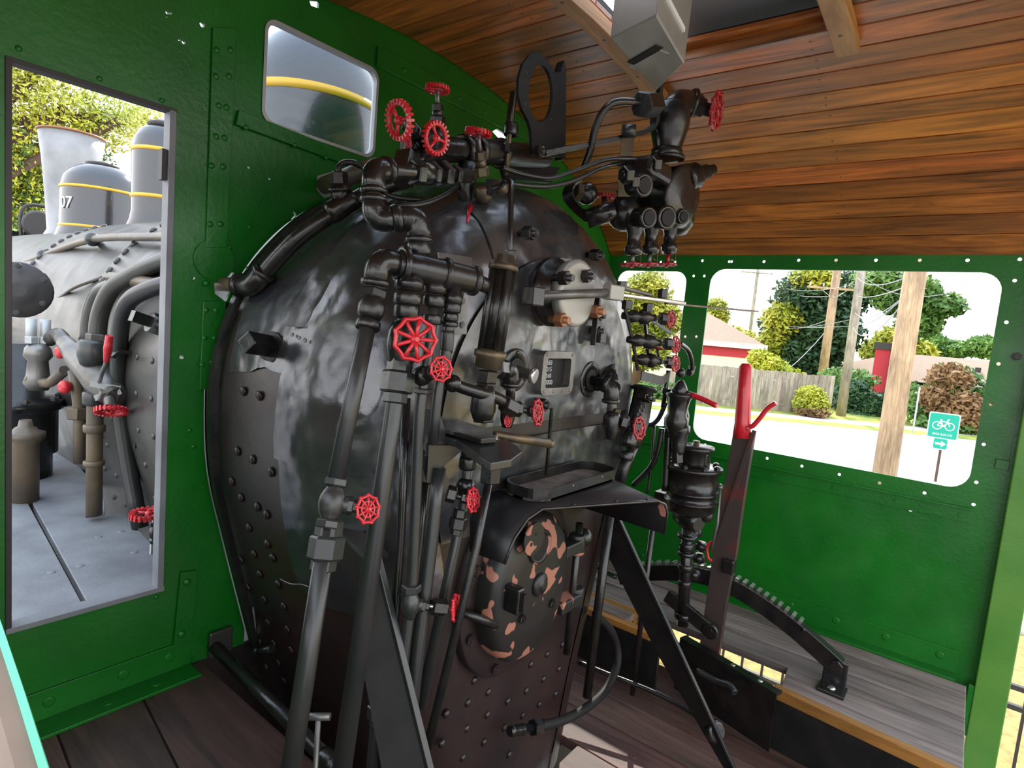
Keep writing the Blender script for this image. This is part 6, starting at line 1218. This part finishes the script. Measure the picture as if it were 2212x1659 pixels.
# ---- injector steam chest with embossed marks
ij = thing('steam_chest', 'inclined black cylinder with embossed marks and bolts behind the dark red wheel', 'cylinder', aY(1362, 965, .99)); a, c = aY(1392, 838, 1.0), aY(1368, 965, .985); d = (c - a).normalized(); L = (c - a).length; b = MB(); b.lathe(a, d, [(0, .05), (.008, .05), (.01, .038), (L * .55, .042), (L * .8, .034), (L, .026)], 18); b.build('casing', 'black', ij)
for px, py in ((1391, 857), (1399, 862)): p = aY(px, py, .955); b = MB(); b.hex(p + YA * .02, p - YA * .012, .014); b.cyl(p, p - YA * .03, .007, 8); b.build('bolt', 'black', ij)
for k in range(4):
    for j in range(2): p = aY(1384 - k * 4 + j * 9, 878 + k * 9, .955); b = MB(); b.box(p, (.010, .006, .012)); b.build('embossed_mark', 'black', ij, .002)
q = MB(); q.tube([c, aY(1352, 1000, .985), aY(1337, 1045, .985)], .022, 12); q.build('outlet_pipe', 'black', ij); collar(ij, aY(1360, 945, .96), c - a, .034, .07); collar(ij, aY(1352, 985, .98), c - a, .027, .03)
# ---- engineer's brake valve with red handle
XBv = 2.42
def x3(px, py, dx=0): return aX(px, py, XBv + dx)
bv = thing('brake_valve', 'black brake valve on a pipe with a red handle pointing at the window', 'valve', x3(1455, 970)); b = MB(); b.lathe(x3(1457, 945), x3(1468, 850) - x3(1457, 945), [(0, .034), (.03, .036), (.05, .050), (.08, .052), (.10, .040), (.14, .044), (.17, .050), (.18, .058), (.19, .058), (.195, .04)], 18); b.build('body', 'black', bv)
b = MB(); b.lathe(x3(1466, 858), x3(1472, 826) - x3(1466, 858), [(0, .03), (.03, .034), (.05, .026), (.07, .012), (.075, .004)], 14); b.build('cap', 'black', bv)
P = [x3(1478, 848), x3(1492, 852), x3(1520, 863), x3(1549, 877)]; b = MB(); b.tube(P[:2], .012, 8); b.build('handle_root', 'black', bv); b = MB(); b.tube(catmull(P[1:], 4), .012, 8, rs=None); o = b.build('handle', 'red', bv)
b = MB(); b.lathe(x3(1464, 985), x3(1470, 900, .02) - x3(1464, 985), [(0, .02), (.02, .03), (.05, .034), (.09, .036), (.10, .044), (.13, .044), (.135, .034), (.17, .038), (.2, .03)], 14); b.build('side_chamber', 'black', bv); nut(bv, x3(1464, 1000), x3(1463, 975), .026)
q = MB(); q.cyl(x3(1444, 800), x3(1432, 880), .010, 8); q.build('riser', 'black', bv); nut(bv, x3(1440, 838), x3(1437, 850), .022)
for pts, r_, nm in ((((1438, 870), (1425, 900), (1412, 915), (1400, 918)), .010, 'branch_tube'), (((1445, 900), (1443, 960), (1436, 1060)), .015, 'down_pipe'), (((1430, 925), (1422, 970), (1405, 1010), (1368, 1048)), .013, 'hose'), (((1413, 920), (1408, 1000), (1398, 1065)), .007, 'thin_tube')):
    q = MB(); q.tube(catmull([x3(*p) for p in pts], 5), r_, 10); q.build(nm, 'black', bv)
# ---- independent air valve: large ribbed drum on a standpipe
XD = 2.50
def d3_(px, py): return aX(px, py, XD)
dr = thing('air_valve', 'large ribbed black air valve drum on a standpipe beside the reversing lever', 'valve', d3_(1478, 1345)); a, c = d3_(1488, 1112), d3_(1500, 990); d = (c - a).normalized(); L = (c - a).length
b = MB(); b.lathe(a, d, [(0, .045), (.015, .090), (.03, .105), (.06, .105), (.062, .112), (.07, .112), (.072, .104), (.10, .104), (.102, .113), (.112, .113), (.114, .106), (L * .80, .106), (L * .805, .120), (L * .87, .122), (L * .875, .08)], 28); b.build('drum', 'black', dr)
b = MB(); b.lathe(a + d * L * .86, d, [(0, .066), (.02, .066), (.07, .070), (.075, .080), (.09, .080), (.094, .02)], 24); b.build('cap', 'black', dr); q = MB(); q.cyl(c, d3_(1505, 952), .014, 10); q.build('stem', 'brass_dull', dr); b = MB(); b.box(a + d * L * 1.03 - Vector((.02, .05, 0)), (.03, .03, .05)); b.build('lug', 'black', dr, .005)
for k in range(8): t = k * math.pi / 4; x_, y_, a_ = frame(d); hexbolt(a + d * L * .87 + (x_ * math.cos(t) + y_ * math.sin(t)) * .102, d, .015, 'black', dr)
b = MB(); b.lathe(d3_(1488, 1118), Vector((-.5, -.85, -.1)), [(-.05, .05), (0, .055), (.05, .045), (.07, .03)], 14); b.build('side_boss', 'black', dr); b = MB(); b.ball(d3_(1525, 1112), .034, 12); b.build('ear', 'black', dr); b = MB(); b.box(d3_(1432, 1072), (.07, .06, .05)); b.build('pipe_lug', 'black', dr, .008)
q = MB(); q.cyl(d3_(1487, 1115), d3_(1474, 1350), .026, 14); q.build('standpipe', 'black', dr)
for py, r_, h in ((1130, .034, .04), (1158, .046, .016), (1180, .034, .035), (1195, .040, .02), (1225, .034, .03), (1260, .031, .03), (1330, .038, .03)): collar(dr, d3_(1487 - (py - 1115) * .055, py), ZA, r_, h)
for px, py in ((1502, 1150), (1515, 1180), (1510, 1205), (1500, 1240)): b = MB(); p = aX(px, py, XD + .08); b.lathe(p - ZA * .02, ZA, [(0, .02), (.01, .03), (.03, .03), (.04, .018)], 12); b.build('fitting', 'black', dr)
# ---- reversing lever with its latch
XJ = 2.55
def j3(px, py, dx=0): return aX(px, py, XJ + dx)
rl = thing('reversing_lever', 'tall reversing lever with red grip and latch trigger standing in the deck slot', 'lever', j3(1535, 1400)); 
b = MB(); b.prism([j3(x, y) for x, y in ((1584, 930), (1630, 935), (1606, 1085), (1590, 1200), (1570, 1300), (1552, 1420), (1508, 1415), (1526, 1290), (1542, 1180), (1562, 1060))], (.028, 0, 0)); b.build('lever_bar', 'lever_paint', rl, .003)
g0, g1 = j3(1611, 785, .01), j3(1603, 935, .01); b = MB(); d = (g1 - g0).normalized(); b.tube([g0, g0.lerp(g1, .05), g0.lerp(g1, .5), g0.lerp(g1, .85), g1 + d * .02], .02, 12, rs=[.016, .027, .030, .033, .038]); b.build('grip', 'red', rl)
b = MB(); b.tube(catmull([j3(1676, 870), j3(1658, 882), j3(1640, 905), j3(1622, 922), j3(1600, 915)], 4), .010, 8); b.build('latch_trigger', 'red', rl); b = MB(); b.ball(j3(1612, 925, -.005), .014, 10); b.build('pivot', 'red_dark', rl)
b = MB(); b.bar(j3(1630, 930, -.012), j3(1545, 1185, -.012), .016, .008, up=XA); b.build('latch_rod', 'lever_paint', rl); b = MB(); b.tube([j3(1556, 1055, -.015), j3(1550, 1130, -.015), j3(1536, 1190, -.015)], .007, 8); b.ball(j3(1556, 1052, -.015), .014, 10); b.build('spring_rod', 'steel', rl)
b = MB(); b.box(j3(1575, 1222, -.0), (.05, .05, .06)); b.build('latch_block', 'black', rl, .006); b = MB(); b.tube(catmull([j3(1540, 1170, -.012), j3(1528, 1180, -.012), j3(1530, 1205, -.012), j3(1538, 1212, -.012)], 4), .006, 8); b.build('red_link', 'red', rl)
# toothed quadrant
XQ = 2.60
qd = thing('quadrant', 'curved toothed quadrant bar with a bolted foot on the engineer deck', 'rack', aX(1800, 1515, XQ)); arc = catmull([aX(x, y, XQ) for x, y in ((1330, 1232), (1400, 1222), (1470, 1222), (1530, 1232), (1590, 1256), (1650, 1292), (1710, 1335), (1770, 1385), (1822, 1432))], 8)
vs = []; b = MB(); dn = []
for i, p in enumerate(arc):
    t = (arc[min(i + 1, len(arc) - 1)] - arc[max(i - 1, 0)]).normalized(); n_ = Vector((0, -t.z, t.y)); n_ = n_ if n_.z > 0 else -n_; dn.append(n_)
    vs += [p, p + XA * .045, p + XA * .045 - n_ * .072, p - n_ * .072]
m_ = len(arc); b.add(vs, [(i * 4 + k, i * 4 + (k + 1) % 4, i * 4 + 4 + (k + 1) % 4, i * 4 + 4 + k) for i in range(m_ - 1) for k in range(4)] + [(0, 1, 2, 3), tuple((m_ - 1) * 4 + k for k in range(4))]); b.build('arc_bar', 'black', qd, .002)
acc = 0
for i in range(1, m_):
    acc += (arc[i] - arc[i - 1]).length
    if acc > .026 and arc[i].y > .42 and arc[i].y < 1.15:
        acc = 0; t = (arc[i] - arc[i - 1]).normalized(); n_ = dn[i]; q = MB(); q.box(arc[i] + XA * .0225 + n_ * .006, (.047, .014, .016), (XA, t, n_)); q.build('tooth', 'polished_sunlit', qd)  # bright metal on the teeth stands in for sunlight catching them
ft0 = aX(1806, 1432, XQ); b = MB(); b.box(Vector((XQ + .01, ft0.y - .0, (ft0.z + ZP) / 2)), (.014, .085, ft0.z - ZP + .02)); b.build('foot_plate', 'black', qd, .006); b = MB(); b.bbox((XQ - .07, ft0.y - .05, ZP), (XQ + .02, ft0.y + .045, ZP + .012)); b.build('foot', 'black', qd, .002)
rivet((XQ - .03, ft0.y, ZP + .012), (0, 0, 1), .016, 'polished_sunlit', qd, 'bolt', .5); p = aX(1808, 1437, XQ); b = MB(); b.hex(p - XA * .004, p - XA * .02, .024); b.build('bolt', 'black', qd); p = aX(1735, 1360, XQ); rivet(p, (-1, 0, 0), .010, 'black', qd, 'pin')
b = MB(); b.bbox((XQ + .05, ft0.y - .02, ZP), (XQ + .07, ft0.y + .03, ft0.z)); b.build('foot_plate', 'black', qd, .004)
# ---- steel sill beside the slot, reach rod end
sl = thing('slot_sill', 'dark steel channel along the lever slot', 'beam', (2.5, .8, ZP - .1)); a, c = aZ(1482, 1372, ZP), aZ(1690, 1492, ZP); b = MB(); d = (c - a).normalized(); s_ = Vector((-d.y, d.x, 0)); b.prism([a, c, c - s_ * .035, a - s_ * .035], (0, 0, -.012)); b.prism([a - s_ * .035, c - s_ * .035, c - s_ * .042, a - s_ * .042], (0, 0, -.24)); b.build('channel', 'black', sl)
for t in (.55, .82): rivet(a.lerp(c, t) - s_ * .018, (0, 0, 1), .011, 'polished_sunlit', sl, 'bolt', .3)
rr_ = thing('reach_rod', 'flat reach rod with rounded slotted end crossing in front of the reversing lever', 'rod', j3(1530, 1370, -.04)); a, c = j3(1440, 1285, -.06), j3(1535, 1362, -.06); b = MB(); b.bar(a, c, .065, .02, up=XA); b.build('rod', 'black', rr_, .006); b = MB(); b.lathe(c + XA * .010, -XA, [(0, .034), (.022, .034), (.024, .028)], 16); b.lathe(c - XA * .012, -XA, [(0, .014), (.006, .014)], 10); b.build('rod_end', 'black', rr_)
# ---- pipes lying along the far deck
for k, (a, c, r_, lab) in enumerate((((1290, 1232), (1410, 1290), .022, 'upper'), ((1285, 1262), (1420, 1325), .026, 'middle'), ((1275, 1295), (1430, 1365), .034, 'lowest thick'))):
    X_ = 2.86 - k * .10; P = [aX(*a, X_), aX(*c, X_)]; t = thing('floor_pipe', lab + ' of three dark pipes lying on the far deck beneath the shelf', 'pipe', P[1], 'pipes on the far deck'); q = MB(); q.cyl(P[0], P[1], r_, 12); q.build('tube', ('black', 'pipe_grey', 'brass_dull')[k], t); collar(t, P[0].lerp(P[1], .35), P[1] - P[0], r_ * 1.2, .03)
# ---- rubber hose, standpipes, brace below the shelf
hs = thing('air_hose', 'black rubber hose bowed from a brass nipple on the bare back plate', 'hose', aY(1170, 1575, .93)); P = [aY(1168, 1568, .93), aY(1215, 1556, .92), aY(1265, 1530, .92), aY(1308, 1490, .93), aY(1332, 1440, .95), aY(1332, 1395, .97), aY(1315, 1355, .99), aY(1285, 1325, 1.02)]; q = MB(); q.tube(catmull(P, 5), .0155, 12); q.build('hose', 'black_matt', hs); a, c = aY(1100, 1580, .96), aY(1166, 1569, .93); d = (c - a).normalized(); b = MB(); L = (c - a).length; b.lathe(a, d, [(0, .014), (.012, .018), (.018, .013), (.034, .018), (.04, .013), (.055, .018), (.06, .014), (L, .014)], 12); b.build('nipple', 'black', hs); nut(hs, a + d * L * .75, a + d * L * 1.0, .026)
for lab, a, c, r_ in (('thick upright pipe under the right edge of the shelf', (1318, 1110, .985), (1268, 1505, 1.0), .017), ('slender upright pipe right of the brace top', (1413, 1112, .92), (1366, 1500, .95), .011)):
    A, B2 = aY(*a), aY(*c); t = thing('standpipe', lab, 'pipe', (B2.x, B2.y, max(B2.z, ZFL)), 'upright pipes below the shelf'); q = MB(); q.cyl(A, B2, r_, 12); q.build('tube', 'black', t)
br2 = thing('backhead_brace', 'flat black brace slanting from the backhead to the floor on the far side', 'brace', (2.09, .47, ZFL)); pa, pb_ = aY(1328, 1100, 1.0), aZ(1600, 1690, ZFL); d = (pb_ - pa).normalized(); wv = Vector((.30, .90, 0)); wv = (wv - d * wv.dot(d)).normalized(); wv = Vector((.1, 1, 0)); b = MB(); b.prism([pa, pb_, pb_ + wv * .05 , pa + (pb_ - pa) * .60 + wv * .13, pa + wv * .17], Vector((.012, 0, 0))); b.build('web', 'black_matt', br2); b = MB(); b.bar(pa, pb_, .014, .010, up=YA); b.build('lit_edge_strip', 'pipe_grey', br2, .002)  # grey strip on the black web imitates a highlight along the brace
fr = thing('grate_rod', 'flat floor rod with an eye end lying behind the far brace', 'rod', aZ(1545, 1580, -.30)); P = [aZ(1250, 1430, -.26), aZ(1310, 1455, -.27), aZ(1400, 1490, -.28), aZ(1480, 1530, -.29), aZ(1535, 1568, -.30)]; q = MB(); q.tube(catmull(P, 4), .010, 8); q.build('rod', 'black', fr); b = MB(); b.lathe(aZ(1542, 1578, -.31), Vector((-.5, -.8, .3)), [(0, .04), (.02, .04), (.024, .03)], 16); b.build('eye', 'black', fr)
hp_ = thing('bent_pipe_end', 'short bent pipe with bright end poking out below the slot sill', 'pipe', aY(1590, 1500, .42)); P = [aX(1505, 1448, 2.40), aX(1545, 1470, 2.40), aX(1575, 1480, 2.38), aX(1588, 1497, 2.36)]; q = MB(); q.tube(catmull(P, 4), .014, 10); q.build('tube', 'pipe_grey', hp_)
# dark ash-pan mass under the boiler beside the floor
b = MB(); b.bbox((1.05, 1.08, -1.2), (2.05, 1.75, -.50)); tag(b.build('ash_pan', 'black_matt', None), 'dark ash pan below the boiler', 'ash pan')
